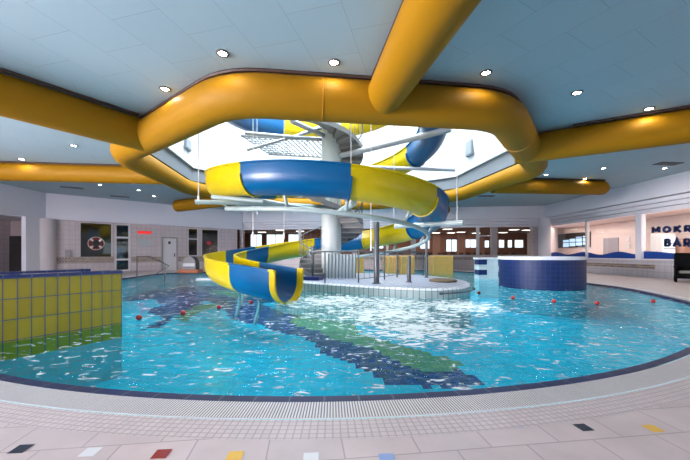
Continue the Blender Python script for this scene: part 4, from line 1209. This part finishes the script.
# grey door and framed pictures on the bar back wall (x = 20.6)
def onx(X, u): return X*F/(u-345)
def backplate(name, u0, u1, z0, z1, mat, label, cat, d=.06):
    y0, y1 = sorted((onx(20.6, u0), onx(20.6, u1)))
    return tag(obj(name, bx(20.6-d, 20.595, y0, y1, z0, z1, bev=.01), mat), label, cat)
bd = backplate('grey_door', 604, 619, 0, 2.45, pmat('grey_door', (.34,.32,.36), .5), 'grey door on the pinkish wall behind the glass screen', 'door')
for (va, lb) in ((238,'upper white framed notice on the bar room wall'), (244.5,'lower white framed notice on the bar room wall')):
    Y = onx(20.6, 629); z1 = CH+(HOR-va+1)/F*Y; backplate('framed_notice', 627, 630.5, z1-.33, z1, M_frame, lb, 'notice')
# interior window behind the first screen
y0, y1 = onx(20.6, 591), onx(20.6, 557)
wi = tag(obj('interior_window', bx(20.5, 20.595, y0, y1, 1.78, 3.08), M_darkroom), 'dark framed window on the inner wall behind the blue tub', 'window')
M_glow_pane = pmat('bright_pane', (.4,.55,.7), .3, emit=(.45,.66,1.), estr=.75)  # panes glow by themselves, standing in for daylight behind them
for q, (ua, ub, z0, z1) in enumerate(((584.5,589,2.0,2.75),(577.5,583,1.95,2.7),(571,576.5,1.9,2.6),(564.5,570,1.85,2.5))):
    obj('lit_pane', bx(20.46, 20.5, onx(20.6, ub), onx(20.6, ua), z0, z1), M_glow_pane, wi)
bm = bmesh.new()
for zz in (2.25, 2.6): box(bm, 20.43, 20.46, y0+.1, y1-.1, zz-.03, zz+.03)
obj('glazing_bar', bm, M_darkroom, wi)

# dark armchair on the deck at the right edge
ac = empty('wicker_armchair', (13.92, 13.6, 0), 'black high-backed armchair on the deck at the right picture edge', 'armchair')
X0 = (672.5-345)/F*13.6; yc = 13.6
obj('back_rest', bx(X0+.02, X0+.95, yc+.55, yc+.72, .12, 1.25, bev=.05), M_black, ac)
obj('seat_base', bx(X0+.08, X0+.9, yc-.1, yc+.58, .22, .38, bev=.03), M_black, ac)
obj('seat_cushion', bx(X0+.14, X0+.84, yc-.08, yc+.54, .38, .48, bev=.03), pmat('cushion_grey', (.25,.26,.24), .8), ac)
for s_ in (0, 1):
    x = X0 if s_ == 0 else X0+.86
    obj('arm_rest', bx(x, x+.12, yc-.12, yc+.6, .60, .68, bev=.02), M_black, ac)
    obj('side_panel', bx(x+.02, x+.09, yc-.1, yc+.6, .20, .6, bev=.01), M_black, ac)
    for y in (yc-.1, yc+.55): obj('leg', bx(x+.01, x+.09, y, y+.08, 0, .22), M_black, ac)
obj('throw', bx(X0+.55, X0+.82, yc+.5, yc+.55, .5, .9, bev=.02), pmat('throw_green', (.02,.30,.22), .8), ac)

ac.rotation_euler[2] = -.75; ac.location = (14.15, 13.75, 0)
# restaurant tables and chairs (dark silhouettes beyond the parapet)
def rchair(loc, rz):
    e = empty('dining_chair', (0,0,RF), '', 'chair', 'dark chairs in the restaurant')
    obj('seat', bx(-.22,.22,-.22,.22,RF+.43,RF+.48,bev=.01), M_wood, e); obj('backrest', bx(-.22,.22,.18,.22,RF+.6,RF+1.05,bev=.01), M_wood, e)
    for x in (-.2,.16):
        for y in (-.2,.17): obj('leg', bx(x,x+.04,y,y+.04,RF,RF+(.43 if y < 0 else .62)), M_wood, e)
    return e
def rtable():
    e = empty('dining_table', (0,0,RF), '', 'table', 'dark tables in the restaurant')
    obj('table_top', bx(-.6,.6,-.4,.4,RF+.72,RF+.76,bev=.01), M_wood, e)
    obj('pedestal', lathe((0,0,RF), [(.25,0),(.25,.03),(.04,.05),(.04,.72)], 16), M_wood, e)
    return e
ch0, tb0 = rchair(None, 0), rtable()
first = True
lbl = 'dark dining chair in the restaurant behind the far parapet'
for i, (u, Y) in enumerate(((262,31),(290,32),(366,30.5),(396,31.5),(424,30.4),(446,31.2),(468,30.6),(487,31.6),(505,30.5))):
    x = (u-345)/F*Y
    for j, (dx, dy, rz) in enumerate(((-.35,.62,0),(.35,-.62,PI),(-.35,-.62,PI))):
        loc = Vector((x+dx, Y+dy, RF))
        if first: c = ch0; c['label'] = lbl; c.location = loc; first = False
        else: c = copy_tree(ch0, loc, lbl)
        c.rotation_euler[2] = rz+random.uniform(-.2,.2)
    if i == 0: tb0.location = (x, Y, RF); tb0['label'] = 'dark dining table in the restaurant behind the far parapet'
    else: copy_tree(tb0, Vector((x, Y, RF)), 'dark dining table in the restaurant behind the far parapet')

# ------------------------------------------------------------------ outside ground and lights
struct('ground', bx(-60, 60, BY+.5, 90, -.3, -.05), pmat('lawn', (.22,.24,.12), .9))
w = bpy.data.worlds.new('World'); sc.world = w; w.use_nodes = True
bg = w.node_tree.nodes['Background']; bg.inputs[0].default_value = (.80,.90,1,1); bg.inputs[1].default_value = 1.6

def area(name, loc, rot, sx, sy, power, col):
    l = bpy.data.lights.new(name, 'AREA'); l.shape = 'RECTANGLE'; l.size = sx; l.size_y = sy; l.energy = power; l.color = col
    o = bpy.data.objects.new(name, l); COL.objects.link(o); o.location = loc; o.rotation_euler = rot; return o
area('skylight_daylight', (cx, cy, 13.2), (0,0,0), 11, 11, 7000, (.88,.94,1))
area('window_daylight', (-18.8, -2.9, 2.4), (0,math.radians(-90),0), 3.8, 8., 6500, (1,.93,.94))  # unseen lamp added at the west openings to brighten the right side
area('bar_lamp', (17.4, 15.2, 3.5), (0,0,0), 2.5, 9, 300, (1,.80,.70))
area('bar_lamp', (18.2, 25.5, 3.5), (0,0,0), 3, 6, 160, (1,.86,.82))
area('restaurant_lamp', (4, 32, 3.5), (0,0,0), 20, 5, 330, (1,.80,.62))
for p in lamps:
    l = bpy.data.lights.new('downlight_beam', 'SPOT'); l.energy = 12; l.spot_size = math.radians(165); l.spot_blend = .6; l.color = (1,.88,.72); l.shadow_soft_size = .06
    o = bpy.data.objects.new('downlight_beam', l); COL.objects.link(o); o.location = (p.x, p.y, p.z-.05)

# ------------------------------------------------------------------ camera
cd = bpy.data.cameras.new('Camera'); cam = bpy.data.objects.new('Camera', cd); COL.objects.link(cam); sc.camera = cam
cam.location = (0, 0, CH); cam.rotation_euler = (math.radians(90), 0, 0)
cd.sensor_width = 36; cd.lens = 36*F/690; cd.shift_y = (HOR-230)/690; cd.clip_end = 300
sc.view_settings.view_transform = 'Standard'; sc.view_settings.look = 'None'; sc.view_settings.gamma = 1; sc.view_settings.use_curve_mapping = False
sc.view_settings.exposure = .52
sc.cycles.use_denoising = True
sc.cycles.max_bounces = 8; sc.cycles.transparent_max_bounces = 12
sc.cycles.sample_clamp_indirect = 6
